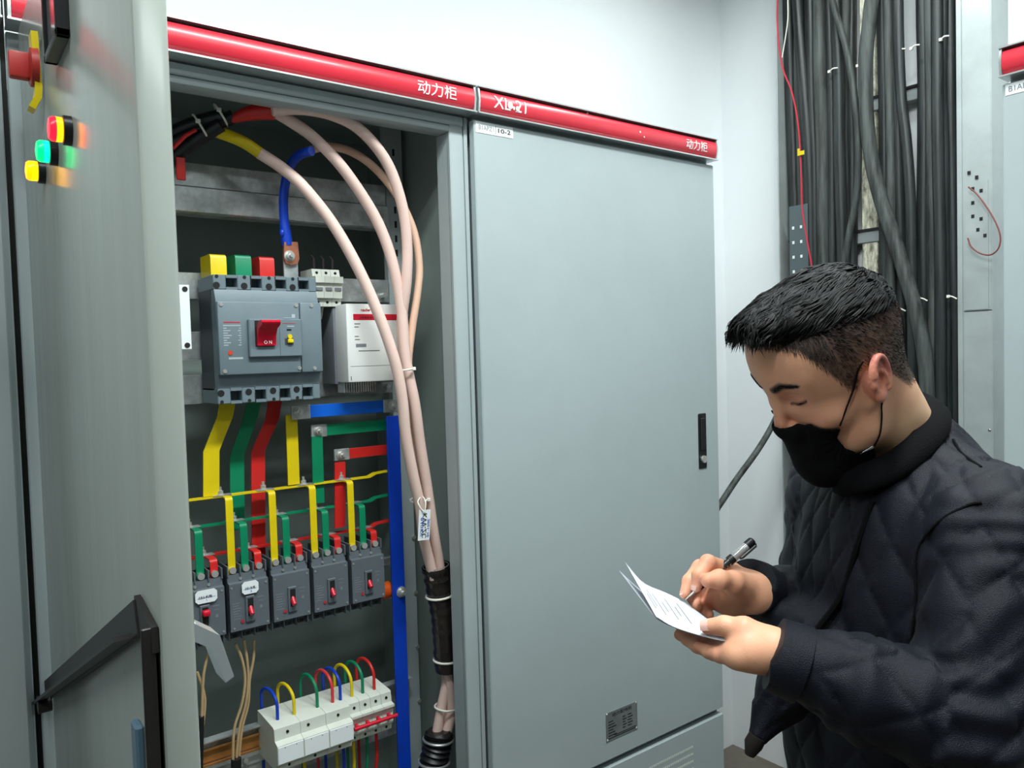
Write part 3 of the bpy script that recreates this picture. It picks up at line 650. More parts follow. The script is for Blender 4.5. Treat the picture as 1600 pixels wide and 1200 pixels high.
# ---- row of modular breakers on the bottom rail
my_=.165
m0,m1=PY(426,1137,my_),PY(611,1082,my_)
mx0,mx1=m0.x,m1.x; zt_=m0.z
hh=.088
def prof(front,hs):   # side profile (y,z) measured from zt_
    return [(.255,zt_-hs),(front+.012,zt_-hs),(front+.012,zt_-hs*.84),(front,zt_-hs*.80),(front,zt_-hs*.36),(front+.014,zt_-hs*.30),(front+.016,zt_-hs*.03),(front+.022,zt_),(.232,zt_+.004),(.255,zt_+.004)]
mid=PY(545,1120,my_).x
n1,n2=6,4
w1_=(mid-mx0)/n1; w2_=(mx1-mid)/n2
t=thing('residual_breaker_bank',((mx0+mid)/2,.2,zt_-hh),'cream modular breakers with blank covers, left half of the bottom row','breaker')
for k in range(3):
    a=mx0+(mid-mx0)*k/3; b=mx0+(mid-mx0)*(k+1)/3-.0006
    md=obj('module',MB().prism(prof(.142,hh),0,a,b),'beige',t,ang=25)
    obj('printed_cover',MB().box(a+.001,b-.001,.1405,.142,zt_-hh*.78,zt_-hh*.38,.0006),'sticker',md)
    for j in (0,1):
        xx=a+(b-a)*(.28+.44*j); obj('cover_dot',MB().cyl((xx,.1415,zt_-hh*.42),(xx,.140,zt_-hh*.42),.0011,8),'greyink',md)
    for j in ((.5,) if k!=1 else (.3,)): xx=a+(b-a)*j; obj('screw_hole',MB().cyl((xx,.159,zt_-hh*.15),(xx,.1555,zt_-hh*.15),.003,12),'gap',md)
    obj('screw_hole',MB().cyl((a+(b-a)*.5,.156,zt_-hh*.92),(a+(b-a)*.5,.1535,zt_-hh*.92),.003,10),'gap',md)
t=thing('four_pole_breaker',((mid+mx1)/2,.2,zt_-hh),'cream four-pole breaker with a long red toggle bar, right end of the bottom row','breaker')
for k in range(n2):
    a=mid+w2_*k; b=a+w2_-.0006; xm=(a+b)/2
    md=obj('module',MB().prism([(.255,zt_-hh),(.168,zt_-hh),(.168,zt_-hh*.83),(.158,zt_-hh*.80),(.158,zt_-hh*.38),(.150,zt_-hh*.36),(.150,zt_-hh*.30),(.163,zt_-hh*.28),(.165,zt_-hh*.03),(.17,zt_),(.232,zt_+.004),(.255,zt_+.004)],0,a,b),'beige',t,ang=25)
    obj('screw_hole',MB().cyl((xm,.166,zt_-hh*.15),(xm,.1625,zt_-hh*.15),.003,12),'gap',md)
    obj('screw_hole',MB().cyl((xm,.17,zt_-hh*.92),(xm,.1675,zt_-hh*.92),.003,10),'gap',md)
    obj('toggle',MB().box(xm-.0035,xm+.0035,.148,.16,zt_-hh*.66,zt_-hh*.52,.001),'redp',md)
obj('toggle_tie_bar',MB().tube([(mid+.003,.1455,zt_-hh*.58),(mx1+.003,.1455,zt_-hh*.58)],.0042,12),'redp',t)
wcol=[('blud',437,'blue'),('yel',463,'yellow'),('grn',499,'green'),('red',523,'red'),('blud',535,'blue'),('yel',553,'yellow'),('grn',570,'green'),('red',588,'red')]
wp=['left end of the bottom row','second from the left end','third from the left end','just right of the lone green loop','between the red and yellow loops','left of the second green loop','beside the right-hand red loop','right end of the bottom row']
for k,(m,u,cn) in enumerate(wcol):
    # foot of the loop on the housing top
    frac=(u-437)/(588-437); v=1143+(1092-1143)*frac
    c=PY(u-1,v,.185); ztop=zt_+.003; x=c.x
    hgt=.052 if k in(0,1) else .058
    y0,y1=.19,.262; pts=[(x,y0,ztop-.006),(x,y0,ztop+.02)]
    for j in range(9):
        a=math.pi*j/8; pts.append((x-.004*(1-math.cos(a)),(y0+y1)/2-(y1-y0)/2*math.cos(a),ztop+.026+(hgt-.026)*math.sin(a)))
    pts+= [(x-.008,y1,ztop-.01),(x-.009,y1,ztop-.08),(x-.009,y1,ztop-.22)]
    t=obj('wire_loop',MB().tube(spline(pts,3),.0034,10),{'red':mat('red_wire_insulation',(214,58,66),.4) if k==3 else M['red'],'blue':M['blud']}.get(cn,M[m]),None,'%s insulated wire looping over the white breakers, %s'%(cn,wp[k]),'wire','coloured wire loops over the bottom breakers')
for k,(m,u,cn) in enumerate((('yel',475,'yellow'),('blud',537,'dark blue'),('yel',553,'yellow'),('grn',574,'green'),('red',589,'red'))):
    c=PY(u,1195,.19)
    wire('outgoing_wire',[(c.x,.19,zt_-hh+.004),(c.x+.001,.19,zt_-hh-.06),(c.x-.003,.2,zt_-hh-.16),(c.x,.2,.3)],.0036,m,'%s wire leaving the underside of the bottom breakers, %s'%(cn,['under the blank covers','left of the toggle bar','below the left of the toggle bar','below the toggle bar','at the right end'][k]),'wire','outgoing wires under the bottom breakers')
# zinc plated mounting rail on the galvanised tray
z0=zt_-.078
t=thing('din_rail',(-.6,.25,z0),'yellow zinc plated mounting rail at the bottom left, beside the white breakers','rail')
obj('rail_face',MB().box(-.77,mx1+.03,.252,.254,z0+.006,z0+.034),'brass',t)
obj('rail_lip',MB().box(-.77,mx1+.03,.244,.248,z0+.034,z0+.037),'brass',t); obj('rail_lip',MB().box(-.77,mx1+.03,.244,.248,z0+.002,z0+.006),'brass',t)
t=thing('rail_carrier',(-.5,.27,z0-.03),'wide galvanised carrier plate behind the bottom mounting rail','rail')
obj('plate',MB().box(-.79,-.06,.258,.262,z0-.03,z0+.052),'galv',t); obj('lip',MB().box(-.79,-.06,.24,.262,z0+.052,z0+.0545),'galv',t)
for u in (384,): c=PY(u,1188,.252); obj('rail_screw',MB().cyl((c.x,.252,c.z),(c.x,.248,c.z),.005,8),'steel',t)
# ---- pale supply cables
def cable(pts,r,m,label,group='pale supply cables',seg=14,n=8):
    return obj('supply_cable',MB().tube(spline([PY(u,v,y) for u,v,y in pts],n),r,seg),m,None,label,'cable',group)
c=PY(322,205,.17)
t=thing('supply_cable',PY(410,243,.15),'pale pink cable whose top end is sleeved in yellow','cable','pale supply cables')
s1=spline([PY(u,v,y) for u,v,y in ((320,204,.16),(345,208,.155),(380,222,.15),(410,242,.145))],8)
obj('yellow_sleeve',MB().tube(s1,[.007+.0045*min(1,i/8) for i in range(len(s1))],14),'yel',t)
obj('insulation',MB().tube(spline([PY(u,v,y) for u,v,y in ((405,239,.145),(440,262,.14),(475,293,.13),(520,350,.115),(560,420,.10),(593,495,.085),(617,565,.075),(628,620,.075),(634,680,.08),(645,740,.085),(656,790,.09),(662,840,.10),(673,885,.108),(684,930,.112),(693,985,.119),(699,1040,.124),(706,1105,.125),(697,1150,.128),(686,1200,.135),(684,1260,.14))],8),.0118,14),'pink',t)
t=thing('supply_cable',PY(432,175,.10),'pale pink cable leaving the red taped bundle, crossing the rails in the middle','cable','pale supply cables')
obj('insulation',MB().tube(spline([PY(u,v,y) for u,v,y in ((425,172,.10),(455,190,.098),(490,215,.10),(535,262,.10),(578,325,.10),(602,375,.098),(618,430,.095),(628,490,.095),(634,560,.09),(648,630,.085),(656,690,.09),(667,760,.095),(678,835,.105),(686,880,.115),(691,930,.120),(698,985,.127),(702,1040,.13),(690,1105,.135),(682,1150,.138),(676,1200,.14),(672,1260,.145))],8),.0118,14),'pink',t)
cable([(425,172,.07),(470,170,.06),(520,180,.06),(565,205,.065),(605,255,.07),(628,320,.075),(636,380,.08),(635,440,.085),(628,500,.10),(630,560,.112),(640,620,.115),(652,700,.12),(663,780,.125),(672,845,.122),(681,890,.128),(687,930,.131),(694,985,.136),(698,1040,.138),(694,1105,.142),(688,1150,.144),(680,1260,.15)],.0115,'pink','pale pink cable arching highest, just under the head of the frame')
cable([(480,236,.19),(512,229,.18),(548,237,.16),(585,262,.145),(620,305,.13),(646,360,.115),(655,415,.105),(652,460,.1),(643,520,.1),(638,575,.098),(645,650,.11),(655,720,.12),(668,800,.123),(680,860,.127),(688,900,.13),(693,950,.134),(698,1000,.137),(702,1045,.138),(702,1105,.142),(690,1160,.145),(680,1240,.15)],.0085,'peach','thinner peach coloured cable curling in from behind the blue one')
# taped bundle at the top
t=thing('taped_cable_bundle',PY(380,180,.12),'dark cable bundle with red tape at the top left of the open cabinet','cable')
obj('red_tape',MB().tube(spline([PY(360,188,.14),PY(385,178,.12),PY(410,174,.1),PY(428,174,.09)],5),[.006,.008,.0095,.011,.012,.013,.014,.0145,.015,.015,.0155,.0155,.016,.016,.016,.016],14),'red',t)
for (a,b) in (((250,235),(365,182)),((255,215),(350,180)),((262,255),(345,195))):
    obj('black_core',MB().tube(spline([PY(a[0],a[1],.2),PY((a[0]+b[0])/2,(a[1]+b[1])/2-4,.17),PY(b[0],b[1],.14)],6),.0135,12),'black',t)
obj('red_core',MB().tube([PY(270,232,.15),PY(290,212,.15),PY(306,203,.15)],.0035,8),'red',t)
def tie(c,axis,r,label,group='white cable ties',tail=None,sc=1.0,rr=.0022):
    """band of a cable tie round a bundle"""
    c=Vector(c); ax=Vector(axis).normalized(); u=ax.cross(Vector((0,1,0))).normalized(); w_=ax.cross(u)
    t=thing('cable_tie',c,label,'cable tie',group)
    pts=[c+u*(math.cos(a)*r)+w_*(math.sin(a)*r*sc) for a in [2*math.pi*k/24 for k in range(25)]]
    obj('band',MB().tube(pts,rr,6,cap=False),'tie',t)
    sgn=1 if w_.y<0 else -1
    hpos=c+w_*(sgn*r*sc)+u*(r*.35)
    obj('lock_head',MB().box(hpos.x-.004,hpos.x+.004,hpos.y-.004,hpos.y+.003,hpos.z-.0035,hpos.z+.0035,.001),'tie',t)
    return t
tie(PY(345,180,.15),(.8,-.3,.5),.022,'white cable tie round the dark bundle nearest the red tape')
tie(PY(313,198,.16),(.8,-.3,.5),.024,'white cable tie round the dark bundle at the yellow sleeve end')
tie(PY(632,577,.092),(.12,0,-1),.0205,'white cable tie round the pale cables beside the white meter box',sc=1.3)
tie(PY(656,780,.107),(.15,0,-1),.0205,'white cable tie above the printed tag',sc=1.2)
tie(PY(688,929,.121),(.1,0,-1),.0325,'upper white cable tie round the dark sleeve',rr=.0026)
tie(PY(699,1029,.13),(.0,0,-1),.0315,'lower white cable tie round the dark sleeve',rr=.0026)
tie(PY(698,1104,.135),(-.1,0,-1),.0275,'lowest white cable tie above the corrugated conduit',rr=.0024)
# printed tag
a=PY(654,798,.062); b=PY(671,843,.062)
t=thing('cable_tag',((a.x+b.x)/2,.062,a.z),'white printed tag hanging on the pale cables','tag')
q=[PY(655,797,.062),PY(673,796,.062),PY(671,843,.066),PY(653,845,.066)]
mb=MB(); vs=q+[p+Vector((0,.0012,0)) for p in q]; mb.add(vs,[(0,1,2,3),(7,6,5,4),(0,4,5,1),(1,5,6,2),(2,6,7,3),(3,7,4,0)])
obj('plate',mb,'sticker',t)
def tagpl(x,y,s): # x runs down the tag
    f=x; return q[1].lerp(q[2],f).lerp(q[0].lerp(q[3],f),y)+Vector((0,-.0006-s,0))
mb=text_mb('KVV-ZC',.55,lambda x,y,s:tagpl(.12+x*.8,.32+y*.36/.55,s),.0004,width=1.0); obj('tag_lettering',mb,'ink',t)
mb=text_mb('0.6/1KV',.2,lambda x,y,s:tagpl(.25+x*.6,.60+y*1.2,s),.0004,width=1.0); obj('tag_lettering',mb,'inkblue',t)
mb=text_mb('2021-10',.2,lambda x,y,s:tagpl(.3+x*.6,.08+y*.9,s),.0004,width=1.0); obj('tag_lettering',mb,'inkblue',t)
obj('tag_string',MB().tube(spline([PY(662,800,.06),PY(656,792,.062),PY(653,783,.07),PY(660,776,.08),PY(665,785,.062),PY(664,800,.06)],5),.0014,6),'tie',t)
# dark transparent sleeve and corrugated conduit
t=thing('cable_sleeve',PY(690,960,.125),'dark wrinkled plastic sleeve gathered round the pale cables','sleeve')
pth=spline([PY(681,884,.119),PY(687,922,.121),PY(693,960,.125),PY(697,1000,.129),PY(701,1045,.132)],8)
n=len(pth); rad=[.0325-.003*math.sin(math.pi*k/(n-1))+.0015*math.sin(k*1.9)+(-.0012 if k%7==3 else 0) for k in range(n)]
obj('sleeve',MB().tube(pth,rad,20,cap=False),'blacksleeve',t)
obj('sleeve_rag',MB().tube(spline([PY(705,1040,.125),PY(708,1060,.124),PY(707,1082,.126)],5),[.018,.0175,.017,.016,.015,.0145,.014,.012,.010,.008,.006],14,sy=.7),'blacksleeve',t)
obj('sleeve_rim',MB().tube(spline([pth[0]+Vector((math.cos(a)*.0287,math.sin(a)*.0287,.003*math.cos(a))) for a in [2*math.pi*k/16 for k in range(17)]],2),.0008,5,cap=False),'greyink',t)
t=thing('corrugated_conduit',PY(684,1180,.135),'black ribbed conduit swallowing the pale cables at the bottom edge','conduit')
pth=[PY(686,1146,.135),PY(684,1160,.135),PY(678,1190,.14),PY(674,1230,.145),PY(672,1300,.15),PY(672,1400,.15)]
pth=spline(pth,14); n=len(pth); rad=[.031+.003*math.sin(k*1.57) for k in range(n)]
obj('ribbed_wall',MB().tube(pth,rad,22,cap=False),'black',t)
obj('clamp_ring',MB().tube([pth[10]+Vector((math.cos(a)*.034,math.sin(a)*.034,-.004*math.cos(a))) for a in [2*math.pi*k/24 for k in range(25)]],.003,8,cap=False),'alu',t)
obj('clamp_ring',MB().tube([pth[28]+Vector((math.cos(a)*.035,math.sin(a)*.035,-.004*math.cos(a))) for a in [2*math.pi*k/24 for k in range(25)]],.003,8,cap=False),'alu',t)
obj('frayed_wrap',MB().tube([pth[0]+Vector((0,0,.008)),pth[0],pth[4],pth[7]],[.026,.031,.030,.032],18),'blacksleeve',t)
# dark red busbar stub at the very left of the opening
t=thing('red_riser_stub',PY(287,262,.17),'dull red sleeved busbar stub beside the open door edge, above the rails','busbar')
obj('sleeve',MB().box(PY(276,262,.17).x,PY(290,262,.17).x,.17,.176,PY(286,281,.17).z,PY(286,246,.17).z,.001),'red',t)
# ================================================================ BLACK STEEL FRAME IN FRONT OF THE DOOR
XF=-.838
def QX(u,v,x=XF): return P(u,v,0,x)
t=thing('black_steel_frame',QX(213,950),'black angle iron frame with a sloping arm, in front of the open door','frame')
a=QX(203,960); b=QX(222,950); z0=.05
mb=MB().box(xo-.013,xo-.0005,b.y,b.y+.004,z0,a.z,.0008); mb.box(xo-.004,xo-.0005,b.y,b.y+.022,z0,a.z,.0008); obj('upright_angle',mb,'blacksteel',t)
e0=QX(203,968); e1=QX(55,1090)
hv=Vector((0,0,.017))
d=(e1-e0).normalized()
nrm=Vector((0,-d.z,d.y)); nrm=nrm if nrm.z>0 else -nrm
mb=MB()
def obox(p,q,n1,n2):
    vs=[p,p+n1,p+n1+n2,p+n2,q,q+n1,q+n1+n2,q+n2]; mb.add(vs,[(0,1,2,3),(7,6,5,4),(0,4,5,1),(1,5,6,2),(2,6,7,3),(3,7,4,0)])
N2=nrm*.030; X2=Vector((.004,0,0)); 
obox(e0-N2*.5+Vector((.004,0,0)),e1-N2*.5+Vector((.004,0,0)),N2,Vector((.004,0,0))); obox(e0-N2*.5,e1-N2*.5,nrm*.004,Vector((-.014,0,0)))
obj('sloping_arm',mb,'blacksteel',t)
obj('pivot_pad',MB().tube([e1.lerp(e0,.2)+nrm*-.02+Vector((.006,0,0)),e1.lerp(e0,.2)+nrm*-.02+Vector((-.012,0,0))],.013,14),'blacksteel',t)
mb=MB().prism([(a.y+.012,a.z-.02),(b.y-.001,a.z-.02),(b.y,a.z),(a.y+.010,a.z+.012)],0,xo-.006,xo-.001); obj('corner_gusset',mb,'blacksteel',t)
g0=QX(213,1142); obj('blue_release_tab',MB().box(xo-.011,xo-.004,g0.y+.006,g0.y+.026,z0,g0.z,.002),mat('grey_blue_plastic',(92,120,140),.35),t)
# ================================================================ CABLE TRAY ON THE RIGHT WALL
def W_(u,v,x): return P(u,v,0,x)
xt=XB-.115
t=thing('cable_ladder',(XB-.05,.0,0),'galvanised ladder tray fixed to the wall behind the black cables','cable tray')
yl=W_(1217,300,XB-.11).y+.006; yr=W_(1500,300,xt).y; yr2=W_(1546,300,XB-.0).y
obj('left_side_rail',MB().box(XB-.11,XB-.001,yl-.006,yl-.002,.02,ZC-.02,.001),'tray',t)
for k in range(8):
    z=.25+.42*k
    rg=obj('rung',MB().box(XB-.05,XB-.01,yr+.002,yl-.006,z+.0,z+.045,.002),'tray',t)
    obj('rung_lip',MB().box(XB-.056,XB-.05,yr+.002,yl-.006,z+.037,z+.045),'blacksteel',rg)
# slotted plate at the left foot of the bundle
a=W_(1233,320,XB-.118); a2=W_(1262,320,XB-.118)
sp=obj('slotted_side_plate',MB().box(XB-.120,XB-.117,a2.y,a.y,.02,W_(1240,322,XB-.118).z,.001),mat('dark_tray_steel',(92,104,108),.5,metal=.3),t)
for k in range(7):
    for j in (0,1): obj('plate_slot',MB().box(XB-.1212,XB-.1195,a.y-.016-.03*j-.004,a.y-.016-.03*j+.004,2.0-.05*k,2.010-.05*k),'sticker',sp)
# right hand channel
t=thing('steel_trunking',(XB-.06,yr,0),'galvanised steel trunking with punched holes at the right of the cables','trunking')
ya,yb_=W_(1496,300,xt).y,W_(1549,300,xt).y
zs=W_(1525,486,xt).z
obj('trunk_lip',MB().box(xt-.004,xt+.03,ya-.014,ya,.02,ZC-.02,.001),'tray',t)
obj('trunk_side',MB().box(xt,XB-.001,ya-.016,ya-.012,.02,ZC-.02,.001),'tray',t)
obj('trunk_face',MB().box(xt,xt+.005,yb_,ya-.014,zs+.001,ZC-.02,.001),'tray',t)
obj('trunk_face',MB().box(xt+.0008,xt+.0055,yb_,ya-.014,.02,zs-.001,.001),'tray',t)
obj('trunk_side',MB().box(xt,XB-.001,yb_-.002,yb_,.02,ZC-.02),'tray',t)
pp=obj('punched_plate',MB().box(xt-.002,xt,yb_+.008,ya-.02,W_(1525,486,xt).z+.004,W_(1525,284,xt).z),'tray',t)
for (u,v) in ((1514,270),(1526,277),(1520,295),(1533,298),(1520,317),(1520,338),(1533,342),(1528,359),(1539,368)):
    c=W_(u,v,xt-.002); obj('punched_hole',MB().box(xt-.0028,xt-.0015,c.y-.0042,c.y+.0042,c.z-.005,c.z+.005),'gap',pp)
for (u,v) in ((1512,425),(1513,470),(1546,672),(1546,672)):
    c=W_(u,v,xt); obj('rivet',MB().ball(c,.004,8,(.4,1,1)),'steel',t)
# cables: columns measured across the bundle (photo column at top and lower down, radius, distance from the wall)
CB=[ # u0,u1,u2, r, x off wall, material
 (1232,1240,1246,.022,.055,'cable'),(1250,1254,1258,.021,.062,'cableg'),(1246,1264,1270,.019,.090,'cable'),(1266,1272,1276,.020,.080,'cable'),
 (1280,1285,1290,.021,.092,'cableg'),(1296,1300,1302,.022,.070,'cable'),(1306,1312,1318,.019,.098,'cable'),(1322,1318,1326,.018,.075,'cableg'),
 (1330,1332,1332,.017,.060,'cable'),(1378,1382,1380,.017,.085,'cable'),
 (1386,1390,1394,.021,.070,'cable'),(1398,1404,1408,.018,.095,'cable'),(1388,1392,1394,.015,.11,'cableg'),
 (1442,1444,1446,.020,.075,'cable'),(1456,1458,1461,.021,.095,'cableg'),(1472,1474,1478,.020,.085,'cable'),(1484,1487,1492,.018,.070,'cable'),(1464,1466,1470,.017,.115,'cable'),(1449,1452,1455,.016,.055,'cableg')]
ztop_=ZC-.01
for i,(u0,u1,u2,r,off,m) in enumerate(CB):
    x=XB-off
    p0=W_(u0,0,x); p1=W_(u1,250,x); p2=W_(u2,560,x)
    sl0=(p0.y-p1.y)/(p0.z-p1.z)
    yw=lambda:rng.uniform(-.004,.004)
    pts=[(x,p0.y+sl0*(ztop_-p0.z)*.5,ztop_),(x,p0.y,p0.z),(x+yw(),(p0.y+p1.y)/2+yw(),(p0.z+p1.z)/2),tuple(p1),(x+yw(),(p1.y+p2.y)/2+yw(),(p1.z+p2.z)/2),tuple(p2),(x,p2.y+yw(),.9),(x,p2.y,.5),(x,p2.y+yw(),.01)]
    lab={1:'thick black cable in the left part of the wall bundle'}
    side='left part of the bundle, nearest the corner' if u0<1345 else ('middle of the bundle, left of the white gap' if u0<1430 else 'right part of the bundle, against the steel trunking')
    rk=sorted(range(len(CB)),key=lambda j:CB[j][1]).index(i); ords='first second third fourth fifth sixth seventh eighth ninth tenth eleventh twelfth thirteenth fourteenth fifteenth sixteenth seventeenth eighteenth last'.split()
    obj('riser_cable',MB().tube(spline(pts,4),r,12),m,None,('dusty ' if m=='cableg' else '')+'black riser cable, %s from the left, '%ords[rk]+side.split(',')[0],'cable','riser cables, '+side.split(',')[0])
def wc(pts,r,m,label,seg=12):
    q=[W_(u,v,XB-o) for u,v,o in pts]; q=[Vector((q[0].x,q[0].y+.01,ZC-.01))]+q+([Vector((q[-1].x,q[-1].y,.01))] if q[-1].z>.03 else [])
    return obj('riser_cable',MB().tube(spline(q,6),r,seg),m,None,label,'cable','loose cables over the bundle')
wc([(1290,-60,.13),(1303,10,.13),(1321,70,.13),(1332,130,.13),(1340,200,.13),(1341,270,.13),(1336,320,.13),(1326,370,.13),(1318,430,.13),(1316,520,.13),(1320,650,.13),(1322,900,.13)],.0105,'cableg','slimmer black cable bowing across the left bundle and back')
wc([(1366,-60,.14),(1360,20,.14),(1353,90,.14),(1354,180,.14),(1362,250,.14),(1376,310,.14),(1396,370,.14),(1415,430,.14),(1432,490,.14),(1444,550,.14),(1449,620,.14),(1452,760,.14),(1455,1000,.14)],.0215,'cableg','thick dusty cable slanting across the front of the bundle to the lower right')
wc([(1402,-60,.125),(1404,60,.125),(1408,150,.125),(1416,220,.125),(1422,300,.125),(1424,400,.125),(1426,520,.125),(1428,700,.125)],.0155,'cable','black cable bordering the white gap in the bundle')
# peeling timber batten
a=W_(1345,0,XB-.04)
wc_=W_(1356,300,XB-.03); t=thing('timber_batten',(XB-.02,wc_.y,1.2),'narrow white painted batten with peeling paint showing between the cables','batten')
y0,y1=W_(1346,300,XB-.045).y,W_(1370,300,XB-.045).y
obj('batten',MB().box(XB-.045,XB-.001,y1,y0,.3,ZC-.02,.002),'timber',t)
# stray ties on the bundle
for i,(u,v,a) in enumerate(((1402,82,0),(1424,76,0),(1470,62,0),(1296,112,0),(1340,103,0),(1402,482,0),(1436,466,0),(1482,463,0))):
    c=W_(u,v,XB-.128); e=W_(u+13,v+(-6 if v<200 else 4),XB-.128)
    t=obj('nylon_tie',MB().tube(spline([c,(c+e)/2+Vector((-.004,0,.003)),e],4),.0022,6).box(c.x-.004,c.x+.003,c.y-.004,c.y+.004,c.z-.004,c.z+.004),'tie',None,['white tie on the cable left of the upper white gap','white tie at the right edge of the upper white gap','white tie high on the right hand bundle','twisted white tie high on the left bundle','white tie between the left and slanting cables','white tie just behind the head of the man','white tie beside the slanting cable below','white tie low on the right hand bundle'][i],'cable tie','ties on the wall bundle')
# red wire with yellow flag
obj('red_wire',MB().tube(spline([Vector((XB-.17,W_(1216,-50,XB-.17).y+.03,ZC-.005))]+[W_(u,v,XB-.17) for u,v in ((1216,-50),(1214,20),(1217,70),(1224,110),(1236,140),(1245,180),(1250,230),(1252,280),(1254,330),(1262,380),(1270,430),(1276,520),(1280,700))],6),.0028,8),'redw',None,'thin red wire hanging down the left side of the black cables','wire')
c=W_(1251,238,XB-.175)
obj('yellow_flag_label',MB().box(c.x-.001,c.x+.002,c.y-.013,c.y+.012,c.z-.010,c.z+.004,.0008).box(c.x-.001,c.x+.002,c.y+.004,c.y+.012,c.z+.003,c.z+.014,.0008),'yelp',None,'small yellow flag stuck on the red wire','label')
obj('loose_wire',MB().tube(spline([W_(u,v,xt-.02) for u,v in ((1513,292),(1526,303),(1542,324),(1556,348),(1563,370),(1560,388),(1548,398),(1532,396),(1518,386),(1512,372))],5),.0022,8),mat('rusty_wire',(120,60,58),.5),None,'thin reddish wire looping out of the punched trunking plate','wire')
obj('clear_wire',MB().tube(spline([W_(u,v,XB-.175) for u,v in ((1231,0),(1231,30),(1227,60),(1222,90))],5),.0018,8),'tie',None,'short clear fibre hanging beside the top of the red wire','wire')
# stray cable between the closed cabinet and the bundle
p=[Vector((.78,.50,1.02)),Vector((.90,.47,1.10)),]
obj('stray_cable',MB().tube(spline([Vector((.70,.53,.8)),PD(1085,840,2.37),PD(1122,792,2.42),PD(1150,750,2.46),PD(1182,706,2.5),PD(1205,668,2.55),PD(1222,630,2.6),PD(1240,580,2.64),W_(1252,500,XB-.125),W_(1262,430,XB-.10),W_(1264,300,XB-.095)],6),.0098,12),'cableg',None,'single black cable sagging from the bundle to behind the closed cabinet','cable')
# ================================================================ THE MAN
np.seterr(all='ignore')
def V3(*a): return np.array(a,dtype=np.float64)
XC=V3(math.cos(YAW),-math.sin(YAW),0); YC=V3(math.sin(YAW),math.cos(YAW),0); ZC3=V3(0,0,1)
def pd(u,v,d): return np.array(PD(u,v,d))
def sd_ell(p,c,r,R=None):
    q=p-np.array(c)
    if R is not None: q=q@np.array(R).T
    r=np.array(r); k0=np.linalg.norm(q/r,axis=1); k1=np.linalg.norm(q/(r*r),axis=1)+1e-9
    return k0*(k0-1)/k1
def sd_cap(p,a,b,ra,rb=None):
    rb=ra if rb is None else rb; a=np.array(a,float); b=np.array(b,float); ba=b-a
    pa=p-a; h=np.clip(pa@ba/(ba@ba+1e-12),0,1)
    return np.linalg.norm(pa-h[:,None]*ba,axis=1)-(ra+(rb-ra)*h)
def sd_chain(p,pts,rs,k=.0):
    d=None
    for i in range(len(pts)-1):
        e=sd_cap(p,pts[i],pts[i+1],rs[i],rs[i+1]); d=e if d is None else (smin(d,e,k) if k else np.minimum(d,e))
    return d
def smin(a,b,k):
    h=np.maximum(k-np.abs(a-b),0)/k; return np.minimum(a,b)-h*h*k*.25
def smax(a,b,k): return -smin(-a,-b,k)
def surface(f,lo,hi,h,st=4):
    """closed surface of a distance function: naive surface nets, evaluated only near the surface"""
    lo=np.array(lo,float); n=(np.ceil((np.array(hi)-lo)/h/st).astype(int)+1)*st+1
    ax=[lo[i]+h*np.arange(n[i]) for i in range(3)]
    cg=np.stack(np.meshgrid(ax[0][::st],ax[1][::st],ax[2][::st],indexing='ij'),-1); cs=cg.shape[:3]
    dc=f(cg.reshape(-1,3)).reshape(cs)
    near=np.abs(dc)<h*st*1.5
    V=np.repeat(np.repeat(np.repeat(dc,st,0),st,1),st,2)[:n[0],:n[1],:n[2]].astype(np.float32)
    m=np.zeros(cs,bool); m|=near
    for a in range(3):
        s=np.zeros_like(m); sl=[slice(None)]*3; sr=[slice(None)]*3; sl[a]=slice(1,None); sr[a]=slice(None,-1)
        s[tuple(sl)]|=m[tuple(sr)]; s[tuple(sr)]|=m[tuple(sl)]; m=m|s
    mm=np.repeat(np.repeat(np.repeat(m,st,0),st,1),st,2)[:n[0],:n[1],:n[2]]
    idx=np.argwhere(mm); P3=lo+idx*h
    out=np.empty(len(P3)); 
    for i in range(0,len(P3),400000): out[i:i+400000]=f(P3[i:i+400000])
    V[mm]=out
    ins=V<0
    c=np.zeros(tuple(np.array(V.shape)-1),np.int8)
    for i in (0,1):
        for j in (0,1):
            for k in (0,1): c+=ins[i:V.shape[0]-1+i,j:V.shape[1]-1+j,k:V.shape[2]-1+k]
    cells=np.argwhere((c>0)&(c<8)); vid=-np.ones(c.shape,int); vid[tuple(cells.T)]=np.arange(len(cells))
    acc=np.zeros((len(cells),3)); cnt=np.zeros(len(cells))
    cr=[(i,j,k) for i in (0,1) for j in (0,1) for k in (0,1)]
    for a in cr:
        for b in cr:
            if sum(abs(x-y) for x,y in zip(a,b))==1 and a<b:
                va=V[tuple((cells+a).T)]; vb=V[tuple((cells+b).T)]; s=(va<0)!=(vb<0)
                t=np.where(s,va/(va-vb+1e-12),0); pt=np.array(a)+(np.array(b)-np.array(a))*t[:,None]
                acc[s]+=pt[s]; cnt[s]+=1
    vs=lo+(cells+acc/cnt[:,None])*h
    faces=[]
    for a in range(3):
        b,c_=(a+1)%3,(a+2)%3
        sl0=[slice(None)]*3; sl1=[slice(None)]*3; sl0[a]=slice(None,-1); sl1[a]=slice(1,None)
        for x in (b,c_): sl0[x]=slice(1,-1); sl1[x]=slice(1,-1)
        A=ins[tuple(sl0)]; B=ins[tuple(sl1)]; e=np.argwhere(A!=B)
        if not len(e): continue
        fl=A[tuple(e.T)]; e=e.copy(); e[:,b]+=1; e[:,c_]+=1
        eb=np.zeros(3,int); eb[b]=1; ec=np.zeros(3,int); ec[c_]=1
        q=np.stack([vid[tuple((e-eb-ec).T)],vid[tuple((e-ec).T)],vid[tuple(e.T)],vid[tuple((e-eb).T)]],1)
        q[~fl]=q[~fl][:,::-1]; faces.append(q)
    return vs,np.concatenate(faces)
